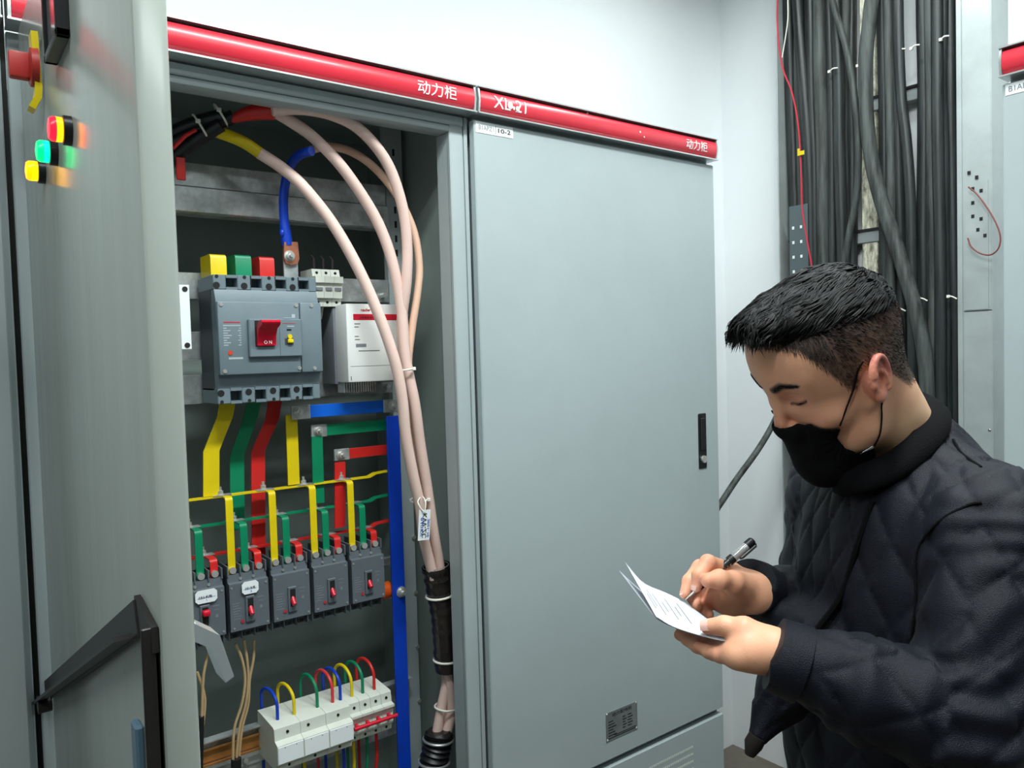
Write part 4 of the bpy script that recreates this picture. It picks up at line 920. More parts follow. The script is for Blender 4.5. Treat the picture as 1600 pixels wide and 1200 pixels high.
def mesh_np(name,vs,fs,mats,parent=None,col=None,smooth=True):
    org=np.array(wloc(parent)) if parent else V3(0,0,0)
    me=bpy.data.meshes.new(name); me.vertices.add(len(vs)); me.vertices.foreach_set('co',(vs-org).astype(np.float32).ravel())
    me.loops.add(fs.size); me.loops.foreach_set('vertex_index',fs.ravel().astype(np.int32)); me.polygons.add(len(fs))
    me.polygons.foreach_set('loop_start',np.arange(0,fs.size,fs.shape[1],dtype=np.int32)); me.update(calc_edges=True); me.validate()
    if smooth: me.shade_smooth()
    if col is not None:
        a=me.color_attributes.new('tone','FLOAT_COLOR','POINT'); a.data.foreach_set('color',np.hstack([col,np.ones((len(col),1))]).astype(np.float32).ravel())
    for m in (mats if isinstance(mats,(list,tuple)) else [mats]): me.materials.append(M[m] if isinstance(m,str) else m)
    o=bpy.data.objects.new(name,me); C.objects.link(o)
    if parent: o.parent=parent
    WL[o.name]=Vector(org); return o
def vnormals(vs,fs):
    n=np.cross(vs[fs[:,2]]-vs[fs[:,0]],vs[fs[:,3]]-vs[fs[:,1]]); N=np.zeros_like(vs)
    for k in range(4): np.add.at(N,fs[:,k],n)
    return N/(np.linalg.norm(N,axis=1,keepdims=True)+1e-12)
def vnoise(p,s,seed=0):
    """smooth value noise, vectorised, about -1..1"""
    q=p*s+seed*17.3; i=np.floor(q).astype(np.int64); f=q-i; f=f*f*(3-2*f)
    def hsh(a): 
        n=(a[:,0]*73856093)^(a[:,1]*19349663)^(a[:,2]*83492791); n=(n*1103515245+12345)&0x7fffffff; n=(n>>7)^n; return (n%10007)/5003.5-1
    r=0
    for a in (0,1):
        for b in (0,1):
            for c in (0,1):
                w=(f[:,0] if a else 1-f[:,0])*(f[:,1] if b else 1-f[:,1])*(f[:,2] if c else 1-f[:,2]); r=r+w*hsh(i+np.array([a,b,c]))
    return r
def tonemat(name,rough,sss=0,bump=0,bscale=200,spec=.4,sheen=0):
    m=mat(name,(200,150,120),rough,sss=sss,bump=bump,bscale=bscale,spec=spec,sheen=sheen); nt=m.node_tree; a=nt.nodes.new('ShaderNodeVertexColor'); a.layer_name='tone'
    nt.links.new(a.outputs[0],nt.nodes['Principled BSDF'].inputs['Base Color']); return m
M['skin']=tonemat('skin',.48,sss=.12,bump=.12,bscale=420)
M['hair']=mat('black_hair',(9,9,11),.58,var=.3,scale=40,spec=.22)
M['hairs']=mat('clipped_brown_hair',(66,50,42),.6,spec=.2)
M['jacket']=mat('quilted_jacket_fabric',(13,16,26),.5,var=.18,scale=30,bump=.5,bscale=900,spec=.22,sheen=.02)
M['rib']=mat('ribbed_knit_black',(9,9,11),.9,bump=.5,bscale=500,spec=.12)
M['mask']=mat('black_mask_fabric',(11,12,14),.85,bump=.3,bscale=900,spec=.15)
M['trouser']=mat('black_trousers',(14,14,17),.75)
M['shoe']=mat('black_shoes',(15,15,15),.4)
SK=np.array(lin((224,166,134))); SKR=np.array(lin((212,118,104))); SKN=np.array(lin((212,172,138)))
STB=np.array(lin((92,72,62))); DK=np.array(lin((28,25,26))); LIP=np.array(lin((120,70,64)))
# head frame: f forward, l to his left, u up
hb,hp,hr=.1652,.5383,-.166; HO=V3(-.0316,-.8333,1.5612); HS=.9805
fz=(-math.cos(hb)*XC-math.sin(hb)*YC)*math.cos(hp)-ZC3*math.sin(hp)
l0=np.cross(ZC3,fz); l0/=np.linalg.norm(l0); u0=np.cross(fz,l0)
hl=l0*math.cos(hr)+u0*math.sin(hr); hu=-l0*math.sin(hr)+u0*math.cos(hr); HR=np.array([fz,hl,hu])
def h2w(x):
    x=np.array(np.atleast_2d(x),float); f=np.clip(x[:,0],0,.16); x[:,0]-=1.3*f*f; return HO+HS*(x@HR)
def w2h(x): return ((np.atleast_2d(x)-HO)/HS)@HR.T
NB1=w2h(pd(1435,735,1.06))[0]     # base of the neck in head coordinates
def both(p): q=p.copy(); q[:,1]=np.abs(q[:,1]); return q
def face_sd(p,neck=True):
    q=both(p)
    d=sd_ell(q,(-.004,0,.045),(.106,.079,.080))
    d=smin(d,sd_ell(q,(.045,0,.055),(.050,.064,.060)),.03)
    d=smin(d,sd_ell(q,(.040,0,-.012),(.052,.060,.075)),.03)
    d=smin(d,sd_ell(q,(.046,0,-.062),(.044,.047,.040)),.03)
    d=smin(d,sd_ell(q,(.080,0,-.098),(.016,.024,.015)),.03)
    d=smin(d,sd_cap(q,(.008,.058,-.025),(.018,.053,-.060),.016,.013),.03)
    d=smin(d,sd_cap(q,(.018,.053,-.060),(.070,.018,-.098),.012,.010),.028)
    d=smin(d,sd_ell(q,(.056,.045,-.016),(.026,.022,.019)),.018)
    d=smin(d,sd_cap(q,(.090,.008,.042),(.071,.048,.045),.008,.007),.016)
    d=smax(d,-sd_ell(q,(.100,.031,.021),(.017,.020,.0130)),.014)
    d=smin(d,sd_ell(q,(.0715,.032,.020),(.0165,.0175,.0140)),.005)
    lidc=np.abs(sd_ell(q,(.0715,.032,.020),(.0165,.0175,.0140)))
    # closed lid seam and the upper fold
    seam=np.abs(q[:,2]-(.0125+.18*(q[:,1]-.032)+9*(q[:,1]-.030)**2))
    mk=(q[:,0]>.078-.25*np.maximum(q[:,1]-.034,0))&(np.abs(q[:,1]-.033)<.016)
    d=d+np.where(mk,.0012*np.exp(-(seam/.0011)**2),0)
    fold=np.abs(q[:,2]-(.0275-6*(q[:,1]-.032)**2)); d=d+np.where(mk,.0007*np.exp(-(fold/.0010)**2),0)
    d=smin(d,sd_cap(q,(.093,0,.028),(.1085,0,-.012),.0075,.0095),.012)
    d=smin(d,sd_ell(q,(.1105,0,-.021),(.0125,.011,.010)),.008)
    d=smin(d,sd_ell(q,(.1005,.0125,-.026),(.0105,.0075,.0085)),.006)
    d=smin(d,sd_cap(q,(.092,0,-.055),(.088,.016,-.060),.009,.006),.012)
    if neck:
        d=smin(d,sd_cap(q,(-.032,0,-.02),(-.030,0,-.075),.058,.054),.03)
        d=smin(d,sd_cap(p,(-.030,0,-.07),NB1,.055,.060),.03)
        d=smin(d,sd_cap(p,NB1,NB1+np.array([-.005,0,-.04]),.062,.075),.03)
    return d
def ear_sd(p,s):
    q=p.copy(); q[:,1]*=s
    c=np.array((-.006,.082,.008)); a=.22; 
    R=np.array([[math.cos(a),0,math.sin(a)],[0,1,0],[-math.sin(a),0,math.cos(a)]])
    b=.42; R2=np.array([[math.cos(b),math.sin(b),0],[-math.sin(b),math.cos(b),0],[0,0,1]])
    r=(q-c)@(R2@R).T
    r=r*np.array([.86,1,1.13]); d=sd_ell(r,(0,0,0),(.0175,.0045,.031))
    pts=[(.0135*math.cos(t)-.002,.0035,.0285*math.sin(t)+.001) for t in np.linspace(-.15,math.pi*1.28,14)]
    pts[0]=(.010,-.001,-.004)
    d=smin(d,sd_chain(r,pts,[.0030]+[.0040]*12+[.0035]),.003)
    d=smin(d,sd_ell(r,(.003,.001,-.0265),(.0085,.0042,.0085)),.005)
    d=smin(d,sd_ell(r,(.0125,.002,-.006),(.0035,.004,.006)),.004)
    d=smax(d,-sd_ell(r,(.002,.008,-.004),(.0095,.0095,.0135)),.003)
    d=smax(d,-sd_ell(r,(.000,.0065,.014),(.0085,.0045,.0075)),.003)
    d=smin(d,sd_chain(r,[(-.008,.003,-.012),(-.0075,.0045,.0),(-.004,.004,.009)],[.0028]*3),.003)
    d=smin(d,sd_ell(q,(.000,.073,-.002),(.012,.008,.022)),.006)
    return d
def head_sd(p):
    d=face_sd(p); d=smin(d,ear_sd(p,1),.004); return smin(d,ear_sd(p,-1),.004)
hv,hf=surface(head_sd,(-.135,-.105,-.22),(.135,.105,.15),.0019)
def hairline(p):
    """height of the hairline above (positive = haired) in head coordinates"""
    f=p[:,0]; u=p[:,2]; l=np.abs(p[:,1])
    xs=[-.13,-.075,-.057,-.040,-.018,0.0,.010,.020,.031,.0435,.052,.060,.066,.075,.100]
    ys=[-.055,-.052,-.045,-.016,.006,.030,.026,.004,.010,.034,.052,.066,.080,.088,.098]
    return u-np.interp(f,xs,ys)
hl_=hairline(hv)
hn=vnoise(hv,260)*.5+vnoise(hv,120,3)*.5
t=np.clip((hl_+.003+hn*.004)/.012,0,1)[:,None]
up=np.clip((hv[:,2]-.036)/.036,0,1)[:,None]
back=np.clip((-hv[:,0]-.03)/.05,0,1)[:,None]
sidec=STB*1.15*(1-.55*np.clip(hn[:,None]*.5+.5,0,1)*.5)
hc=sidec*(1-np.clip(up+back*.75,0,1))+DK*np.clip(up+back*.75,0,1)
base=SK+np.zeros_like(hv)
earm=np.minimum(ear_sd(hv,1),ear_sd(hv,-1))<.0012
necky=np.clip((-.045-hv[:,2]-.25*hv[:,0])/.05,0,1)[:,None]
base=base*(1-necky)+SKN*necky
nose=np.exp(-(((hv-np.array([.112,0,-.02]))/np.array([.02,.02,.018]))**2).sum(1))[:,None]; base=base*(1-.55*nose)+SKR*.55*nose
cheek=np.exp(-(((both(hv)-np.array([.07,.045,-.012]))/np.array([.03,.02,.018]))**2).sum(1))[:,None]; base=base*(1-.25*cheek)+SKR*.25*cheek
lid=np.exp(-(((both(hv)-np.array([.088,.032,.020]))/np.array([.02,.02,.010]))**2).sum(1))[:,None]; base=base*(1-.3*lid)+SKR*.3*lid
base=base*(1+.05*vnoise(hv,60,5)[:,None])
col=base*(1-t*.93)+hc*t*.93
eye=both(hv)
# eyebrow, thick inside, thin outside
e2=eye.copy(); e2[:,0]=0; br=sd_chain(e2,[(0,.013,.0360),(0,.030,.0445),(0,.050,.0435)],[.0042,.0048,.0020])
bt_=np.clip(.75-(br+hn*.0015)/.003,0,1)[:,None]*(hv[:,0]>.05)[:,None]
col=col*(1-.88*bt_)+DK*.88*bt_
ls=np.abs(eye[:,2]-(.0125+.18*(eye[:,1]-.032)+9*(eye[:,1]-.030)**2)); lm=(hv[:,0]>.06)&(np.abs(eye[:,1]-.034)<.015)
lt=np.where(lm,np.exp(-(ls/.0017)**2),0)[:,None]; col=col*(1-.85*lt)+np.array(lin((58,34,32)))*.85*lt
col[earm]=col[earm]*.45+SKR*.55
MAN=V3(*(pd(1425,900,1.05))); MAN[2]=0
man=thing('person',tuple(MAN),'young man in black quilted jacket and black face mask writing on a paper','person')
headw=h2w(hv)
head=mesh_np('head_and_neck',headw,hf,'skin',man,col)
# ---- hair: a swept mass on top plus separate locks
def hair_sd(p):
    q=both(p)
    d=sd_ell(q,(-.012,0,.060),(.100,.0760,.077))
    d=smin(d,sd_ell(q,(.045,0,.096),(.050,.054,.035)),.02)
    d=smin(d,sd_ell(q,(.078,0,.116),(.026,.040,.019)),.016)
    d=smin(d,sd_ell(q,(.008,0,.106),(.072,.058,.026)),.02)
    ang=np.arctan2(p[:,1],p[:,2]-.05)
    d=d+.0015*vnoise(p*np.array([.35,1,1]),150,2)+.0015*vnoise(p*np.array([.5,1,1]),60,5)
    lim=np.interp(p[:,0],[-.13,-.09,-.05,0,.045,.06,.075,.10,.13],[.036,.040,.064,.080,.086,.086,.090,.095,.104])
    d=smax(d,lim-p[:,2]+.003*vnoise(p,160,7),.024)
    return smax(d,-(face_sd(p,False)-.0004),.002)
va,fa=surface(hair_sd,(-.135,-.095,.015),(.125,.095,.165),.0022)
hairo=mesh_np('hair',h2w(va),fa,'hair',man)
mb=MB(); rh=np.random.default_rng(5)
def lock(pts,r,n=5):
    w=[Vector(h2w(np.array(x))[0]) for x in pts]; sp=spline(w,3); N=len(sp)
    mb.tube(sp,[r*(.35+.65*math.sin(math.pi*min(1,.25+.75*k/(N-1)))) if k<N-1 else r*.08 for k in range(N)],n,cap=False,sy=.6)
def topu(f,l):  # height of the hair mass
    z0=np.interp(f,[-.11,-.076,-.03,.03,.07,.10],[.06,.118,.139,.147,.138,.128]); return z0-np.interp(abs(l),[0,.03,.05,.065,.075],[0,.006,.018,.036,.058])
def project_h(p,off,it=4):
    for _ in range(it):
        e=.0012; d0=hair_sd(p); g=np.stack([hair_sd(p+np.eye(3)[k]*e)-d0 for k in range(3)],1)/e; g/=np.linalg.norm(g,axis=1,keepdims=True)+1e-9
        p=p-g*np.clip(d0-off,-.004,.004)[:,None]
    return p
hn_=vnormals(va,fa); seed=rh.choice(np.where((hn_[:,2]>-.25)&(va[:,0]>-.115))[0],3600); p_=va[seed].copy()
Ls=rh.uniform(.020,.038,len(seed))*np.where(p_[:,0]<-.04,.7,1); K_=5; chain=[]; cl_=vnoise(p_,55,3); cl2=vnoise(p_,55,8); bo=.0012+.0022*np.abs(vnoise(p_,48,9))
for j in range(K_):
    s=j/(K_-1); off=bo*(.3+1.1*math.sin(math.pi*(.1+.55*s))); free=(p_[:,0]>.092)
    q=project_h(p_,off,3); q=np.where((free&(j>0))[:,None],p_,q); chain.append(q.copy())
    dr=np.stack([np.ones(len(p_)),.55*cl_+.12*np.sign(p_[:,1])+.3*np.sin(4*s+6*cl2),np.where(free,-.55-.4*s,-.12+.25*cl2)],1); dr/=np.linalg.norm(dr,axis=1,keepdims=True)
    p_=q+dr*(Ls/(K_-1))[:,None]*np.where(free,.75,1)[:,None]
chain=np.array(chain); rr_=rh.uniform(.0006,.00115,len(seed)); W_h=h2w(chain.reshape(-1,3)).reshape(chain.shape)
for i in range(len(seed)):
    r=rr_[i]; mb.tube([Vector(x) for x in W_h[:,i]],[r*.5,r,r*.95,r*.7,r*.1],4,cap=False,sy=.6)
for k in range(90):      # forelock tips reaching past the brow
    l=rh.uniform(-.040,.046); f=rh.uniform(.080,.098); e=rh.uniform(.4,1)
    lock([(f-.03,l,.131-abs(l)*.45),(f,l+rh.uniform(-.004,.004),.135-abs(l)*.45),(f+.020*e,l+rh.uniform(-.005,.005),.130-abs(l)*.4),(f+.028*e+rh.uniform(-.004,.003),l+rh.uniform(-.007,.007),.119-abs(l)*.3-.010*e)],rh.uniform(.0006,.0013),4)
for k in range(30):      # curly flyaways at the front
    l=rh.uniform(-.02,.05); f=rh.uniform(.05,.112); u=topu(min(f,.1),l)-.004-max(0,f-.1)*.8; r=rh.uniform(.004,.009); a0=rh.uniform(0,1)
    lock([(f-r+r*(1-math.cos(a)),l+.003*a,u+.001+r*.9*math.sin(a)) for a in np.linspace(.1+a0,2.4+a0,6)],.0005,4)
# short clipped hair on the sides and back
ok=np.where((hl_>.0015)&(hv[:,2]<.105)&(np.minimum(ear_sd(hv,1),ear_sd(hv,-1))>.003)&(hv[:,2]>-.06))[0]
hN=vnormals(hv,hf); pick=rh.choice(ok,9000)
obj('hair_locks',mb,'hair',man,kind='stuff',ang=60); mb=MB(); mbd=MB()
for i in pick:
    p0=hv[i]; n_=hN[i]; d_=np.array([-.45 if p0[0]<.03 else .1,0,-.85])+rh.normal(0,.18,3); d_-=n_*(d_@n_); L_=np.interp(p0[2],[-.03,.04,.10],[.0025,.005,.010])
    q0=h2w(p0-n_*.0005)[0]; q1=h2w(p0+d_*L_+n_*(.0010+.12*L_))[0]; (mbd if p0[2]-.25*min(p0[0],0)*-1+rh.normal(0,.010)>.058-(.10*max(0,-p0[0]-.02)) else mb).tube([Vector(q0),Vector(q1)],[.00038,.0001],3,cap=False)
obj('clipped_side_hair',mb,'hairs',man,kind='stuff',ang=60); obj('clipped_upper_hair',mbd,'hair',man,kind='stuff',ang=60)
# eyebrow and lash hairs
mb=MB()
for s in (1,-1):
    for k in range(60):
        a=k/59; c=np.array([.115-.019*a**1.4,(.012+.038*a),np.interp(a,[0,.5,1],[.0360,.0445,.0435])]); c[2]+=rh.uniform(-.0035,.0035)*(1-.6*a)
        # settle on the skin
        for _ in range(8): c[0]-=face_sd(c[None],False)[0]*.9
        e=c+np.array([.0008-.004*a,.0055,.0022*(1-1.6*a)])
        cc=h2w(c*np.array([1,s,1]))[0]; ee=h2w(e*np.array([1,s,1]))[0]; mb.tube([Vector(cc),Vector((cc+ee)/2+HR[0]*.0006),Vector(ee)],[.00045,.0004,.0001],4)
    for k in range(26):
        y=.018+.030*k/25; c=np.array([.10,y,.0125+.18*(y-.032)+9*(y-.030)**2])
        for _ in range(6): c[0]-=face_sd(c[None],False)[0]*.9
        e=c+np.array([.0028,.0008*(k-8)/10,-.0026]); cc=h2w(c*np.array([1,s,1]))[0]; ee=h2w(e*np.array([1,s,1]))[0]; mb.tube([Vector(cc),Vector(ee)],[.0005,.0001],4)
obj('brow_and_lash_hairs',mb,'hair',man,kind='stuff')
# ---- face mask
def mask_sd(p):
    q=both(p)
    d=face_sd(p,False)
    body=smin(d-.0035,sd_cap(q,(.092,0,-.035),(.098,0,-.085),.016,.017)-.002,.03)
    body=smin(body,sd_cap(q,(.085,0,-.105),(.050,0,-.128),.018,.018),.03); body=smin(body,sd_cap(q,(.050,.02,-.105),(.022,.040,-.098),.018,.012),.02)
    # top edge: nose dips to cheek; side edge: curved notch between the loop corners
    top=q[:,2]-np.interp(q[:,1],[0,.012,.03,.042,.052,.07],[-.0125,-.0155,-.0185,-.0135,-.020,-.030])
    back=np.interp(p[:,2],[-.150,-.125,-.105,-.088,-.080,-.076,-.064,-.045,-.032,-.02],[.020,.020,.022,.024,.028,.050,.061,.066,.062,.068])-p[:,0]
    body=smax(body,top,.002); body=smax(body,back,.002)
    return smax(body,-(d-.0018),.001)
va,fa=surface(mask_sd,(-.01,-.085,-.15),(.135,.085,0),.0017)
mk_=mesh_np('face_mask',h2w(va),fa,'mask',man)
def onskin(c,n=(0,1,0),off=.001):
    c=np.array(c,float); n=np.array(n,float)
    for _ in range(8): c=c-n*(face_sd(c[None])[0]-off)*.8
    return Vector(h2w(c)[0])
for s in (1,-1):
    up_=[(.0620,.052,-.026),(.044,.064,-.008),(.024,.072,.010),(.012,.077,.029),(.002,.080,.036)]
    lo_=[(.0270,.048,-.078),(.018,.056,-.062),(.006,.068,-.045),(.001,.074,-.032),(-.006,.076,-.025)]
    for L_ in (up_,lo_):
        obj('ear_loop',MB().tube(spline([onskin((a,b*s,c),(0,s,0),.0014) for a,b,c in L_],4),.0011,6),'mask',mk_)
q=[onskin((.032,.051,-.074),(0,1,0),.003),onskin((.048,.045,-.0795),(0,1,0),.003),onskin((.030,.048,-.0785),(0,1,0),.003)]
mb=MB(); mb.add(q+[x+Vector((0,0,-.0008)) for x in q],[(0,1,2),(5,4,3),(0,3,4,1),(1,4,5,2),(2,5,3,0)]); obj('mask_white_lining_corner',mb,'sticker',mk_)
# ---- jacket
SL,EL,WLp=pd(1566,852,.89),pd(1518,1142,.82),pd(1212,1022,.87)
SR,ER,WR=pd(1312,785,1.19),pd(1265,965,1.25),pd(1172,918,1.045)
bta=.10; pf=-math.cos(bta)*XC-math.sin(bta)*YC; plv=np.cross(ZC3,pf); TR_=np.array([pf,plv,ZC3])
CH=(SL+SR)/2
NK=pd(1425,715,1.05)
def T(f,l,z): return CH+pf*f+plv*l+ZC3*z
# collar
cpts=[pd(1312,752,1.00),pd(1355,745,.965),pd(1405,722,.955),pd(1446,688,.965),pd(1464,655,1.0),pd(1458,628,1.06),pd(1432,622,1.11),pd(1395,650,1.14),pd(1345,700,1.13),pd(1312,740,1.07)]
n=len(cpts); loop=[]
for i in range(n):
    a,b,c,d=cpts[(i-1)%n],cpts[i],cpts[(i+1)%n],cpts[(i+2)%n]
    for k in range(6):
        t_=k/6; loop.append(.5*((2*b)+(c-a)*t_+(2*a-5*b+4*c-d)*t_*t_+(3*b-a-3*c+d)*t_**3))
loop=np.array(loop); cen=loop.mean(0); m_=len(loop)
upv=np.cross(loop[0]-cen,loop[m_//4]-cen); upv/=np.linalg.norm(upv); upv=upv if upv[2]>0 else -upv
COLC=cen; COLU=upv
def jacket_sd(p):
    d=sd_ell(p,T(.005,0,-.10),(.128,.185,.19),TR_)
    d=smin(d,sd_cap(p,SL+plv*-.02,SR+plv*.02,.060,.060),.06)
    d=smin(d,sd_cap(p,SL+plv*-.01,NK+ZC3*-.010,.056,.070),.06); d=smin(d,sd_cap(p,SR,NK+ZC3*-.015,.056,.060),.05)
    d=smin(d,sd_ell(p,T(.015,0,-.30),(.140,.180,.20),TR_),.06)
    d=smin(d,sd_ell(p,T(.015,0,-.45),(.135,.170,.12),TR_),.05)
    d=smax(d,(CH[2]-.545)-p[:,2],.02)
    d=smin(d,sd_cap(p,SL,EL,.074,.060),.035)
    d=smin(d,sd_cap(p,EL,EL+(WLp-EL)*.55,.060,.050),.02); d=smin(d,sd_cap(p,EL+(WLp-EL)*.5,WLp+(EL-WLp)*.03,.051,.036),.02)
    d=smin(d,sd_cap(p,SR,ER,.072,.058),.035)
    d=smin(d,sd_cap(p,ER,ER+(WR-ER)*.55,.058,.048),.02); d=smin(d,sd_cap(p,ER+(WR-ER)*.5,WR+(ER-WR)*.06,.048,.034),.02)
    # open front panel hanging at the left of the picture
    d=smin(d,sd_chain(p,[pd(1262,1000,1.02),pd(1222,1090,.99),pd(1186,1150,.97)],[.050,.034,.019]),.03)
    d=smax(d,-sd_cap(p,COLC-COLU*.012,COLC+COLU*.12,.066,.125),.008)
    for a_,b_ in ((WLp,EL),(WR,ER)):
        t_=(b_-a_)/np.linalg.norm(b_-a_); pl_=-((p-a_)@t_); d=np.where(np.linalg.norm(p-a_,axis=1)<.08,smax(d,pl_,.002),d)
    return d
lo=np.minimum.reduce([SL,EL,WLp,SR,ER,WR,T(-.15,0,0),T(.15,0,0)])-.10; hi=np.maximum.reduce([SL,EL,WLp,SR,ER,WR,T(-.15,0,0),T(.15,0,0)])+.10
lo[2]=CH[2]-.56; hi[2]=CH[2]+.14
jv,jf=surface(jacket_sd,lo,hi,.0042)
for _ in range(2): N=vnormals(jv,jf); jv=jv-N*jacket_sd(jv)[:,None]*.7
N=vnormals(jv,jf)
def axial(p,a,b):
    ba=b-a; L_=np.linalg.norm(ba); t=ba/L_; pa=p-a; s=pa@t; r=pa-s[:,None]*t
    e1=np.cross(t,[.2,.9,.4]); e1/=np.linalg.norm(e1); e2=np.cross(t,e1)
    return s,np.arctan2(r@e2,r@e1),np.linalg.norm(r,axis=1)
def quilt(s,c,P_=.036):
    a=np.abs(np.sin(math.pi*(s+c)/P_/2)); b=np.abs(np.sin(math.pi*(s-c)/P_/2)); m=np.minimum(a,b)
    return np.power(np.clip(m,0,1),.32)
dt=np.minimum(sd_ell(jv,T(.005,0,-.10),(.128,.185,.19),TR_),np.minimum(sd_ell(jv,T(.015,0,-.30),(.140,.180,.20),TR_),sd_ell(jv,T(.015,0,-.45),(.135,.170,.12),TR_)))
segs=[(SL,EL,.067),(EL,WLp,.052),(SR,ER,.065),(ER,WR,.05)]
ds=[sd_cap(jv,a,b,r) for a,b,r in segs]
q_=(jv-T(0,0,0))@TR_.T
qt=quilt(q_[:,2]*.72,np.arctan2(q_[:,1],q_[:,0])*.17)
hq=qt.copy(); best=dt.copy(); wr=np.zeros(len(jv))
for i,((a,b,r),e) in enumerate(zip(segs,ds)):
    s,an,_r=axial(jv,a,b); L_=np.linalg.norm(b-a); off=.28*(i%2)
    qq=quilt((s+off)*.72,an*r); use=e<best-.0; hq=np.where(use,qq,hq); best=np.minimum(best,e)
    # soft folds across the sleeve, strongest near the elbow
    near=np.exp(-((s-(L_ if i%2==0 else .0))/.11)**2)
    w_=np.sin(s*150+2.6*np.sin(an*1.5+i)+5*vnoise(jv,14,i))*(.35+.65*near)
    wr=np.where(use,w_*.0030,wr)
fold=vnoise(jv,9,11)*.007+vnoise(jv*np.array([1,1,.5]),26,12)*.0038
N=vnormals(jv,jf)
fd=np.clip((np.minimum(np.linalg.norm(jv-WLp,axis=1),np.linalg.norm(jv-WR,axis=1))-.042)/.03,0,1)
jv2=jv+N*(((hq-.8)*.0055+wr+fold)*fd)[:,None]
jk=mesh_np('jacket',jv2,jf,'jacket',man)
# seams: shoulder and armhole piping
def proj_j(pts,off=.003):
    out=[]
    for x in pts:
        x=np.array(x)[None]; 
        for _ in range(6):
            g=np.array([jacket_sd(x+np.eye(3)[k]*1e-3)[0]-jacket_sd(x-np.eye(3)[k]*1e-3)[0] for k in range(3)]); g/=np.linalg.norm(g)+1e-9
            x=x-g*(jacket_sd(x)[0]-off)
        out.append(Vector(x[0]))
    from mathutils.kdtree import KDTree
    if not hasattr(proj_j,'kd'):
        proj_j.kd=KDTree(len(jv2)); [proj_j.kd.insert(v,i) for i,v in enumerate(jv2.tolist())]; proj_j.kd.balance()
    return [proj_j.kd.find(x)[0] for x in out]
obj('shoulder_seam',MB().tube(spline(proj_j([pd(1488,682,.97),pd(1510,702,.94),pd(1535,728,.90)],.0045),3),.0018,6),'rib',jk)
obj('armhole_seam',MB().tube(spline(proj_j([pd(1530,755,.83),pd(1508,785,.86),pd(1488,825,.88),pd(1472,870,.9),pd(1462,940,.9),pd(1452,1010,.9)],.003),4),.0018,6),'rib',jk)
obj('front_placket',MB().tube(spline(proj_j([pd(1325,760,.95),pd(1290,840,.95),pd(1270,920,.95),pd(1262,1000,.95),pd(1262,1100,.95)],.002),6),.0042,8,sy=1.6),'rib',jk)
vs=[];K=8
for i in range(m_):
    rad=loop[i]-cen; rad-=upv*(rad@upv); rad/=np.linalg.norm(rad)
    for k in range(K):
        a=2*math.pi*k/K; vs.append(loop[i]+upv*(.0155*math.sin(a))-rad*(.0*math.sin(a))+rad*(.0085*math.cos(a)-.010*math.sin(a)))
fs=[(i*K+k,i*K+(k+1)%K,((i+1)%m_)*K+(k+1)%K,((i+1)%m_)*K+k) for i in range(m_) for k in range(K)]
mb=MB(); mb.add(vs,fs); obj('collar',mb,'rib',man,ang=80)
# cuffs
for a,b,r in ((WLp,EL,.0385),(WR,ER,.0365)):
    t_=(b-a)/np.linalg.norm(b-a); obj('cuff',MB().tube([Vector(a-t_*.002),Vector(a-t_*.007),Vector(a-t_*.002),Vector(a+t_*.018),Vector(a+t_*.03)],[r*.72,r*.96,r*1.05,r*1.10,r*1.12],28,cap=False),'jacket',man,ang=60)
obj('hem_mesh_corner',MB().tube([Vector(pd(1184,1150,.965)),Vector(pd(1177,1163,.965)),Vector(pd(1171,1180,.965))],[.011,.0115,.006],14),mat('brown_mesh_lining',(30,24,23),.8),man)
# trousers and shoes (mostly below the picture)
HP=V3(MAN[0],MAN[1],0)
def leg_sd(p):
    d=sd_ell(p,HP+ZC3*.90,(.135,.175,.16),TR_)
    for s in (1,-1):
        h0=HP+plv*(.09*s); d=smin(d,sd_cap(p,h0+ZC3*.86,h0+pf*.02+ZC3*.48,.095,.066),.04); d=smin(d,sd_cap(p,h0+pf*.02+ZC3*.48,h0-pf*.01+ZC3*.10,.066,.055),.03)
    return smax(d,.06-p[:,2],.01)
va,fa=surface(leg_sd,HP+np.array([-.3,-.3,.03]),HP+np.array([.3,.3,1.08]),.009)
mesh_np('trousers',va,fa,'trouser',man)
for s in (1,-1):
    h0=HP+plv*(.09*s)
    def shoe_sd(p):
        d=sd_cap(p,h0-pf*.04+ZC3*.045,h0+pf*.15+ZC3*.036,.044,.040); d=smin(d,sd_cap(p,h0-pf*.01+ZC3*.05,h0-pf*.01+ZC3*.11,.045,.042),.03); return smax(d,.0-p[:,2],.006)
    va,fa=surface(shoe_sd,h0+np.array([-.24,-.24,-.02]),h0+np.array([.24,.24,.17]),.007); mesh_np('shoe',va,fa,'shoe',man)
# ---- hands
def handcol(v,tips,red=.35):
    c=SK*.98+np.zeros_like(v); 
    for tp in tips: w_=np.exp(-(np.linalg.norm(v-tp,axis=1)/.014)**2)[:,None]; c=c*(1-red*w_)+SKR*red*w_
    return c*(1+.05*vnoise(v,90,4)[:,None])
RF=dict(index=[(1142,893,1.045),(1106,879,1.012),(1092,899,1.0),(1088,917,.998)],
        middle=[(1138,900,1.06),(1094,887,1.045),(1077,908,1.035),(1070,928,1.025)],
        ring=[(1138,912,1.07),(1098,915,1.06),(1084,935,1.045),(1090,948,1.03)],
        little=[(1142,932,1.06),(1110,936,1.045),(1100,950,1.035),(1108,960,1.03)],
        thumb=[(1166,920,1.03),(1145,910,1.005),(1124,905,.99),(1106,907,.985)])
RR=dict(index=[.0115,.0102,.0088,.0068],middle=[.0118,.0105,.009,.007],ring=[.0115,.0098,.0086,.0068],little=[.0108,.0088,.0078,.0062],thumb=[.016,.0132,.0122,.0092])
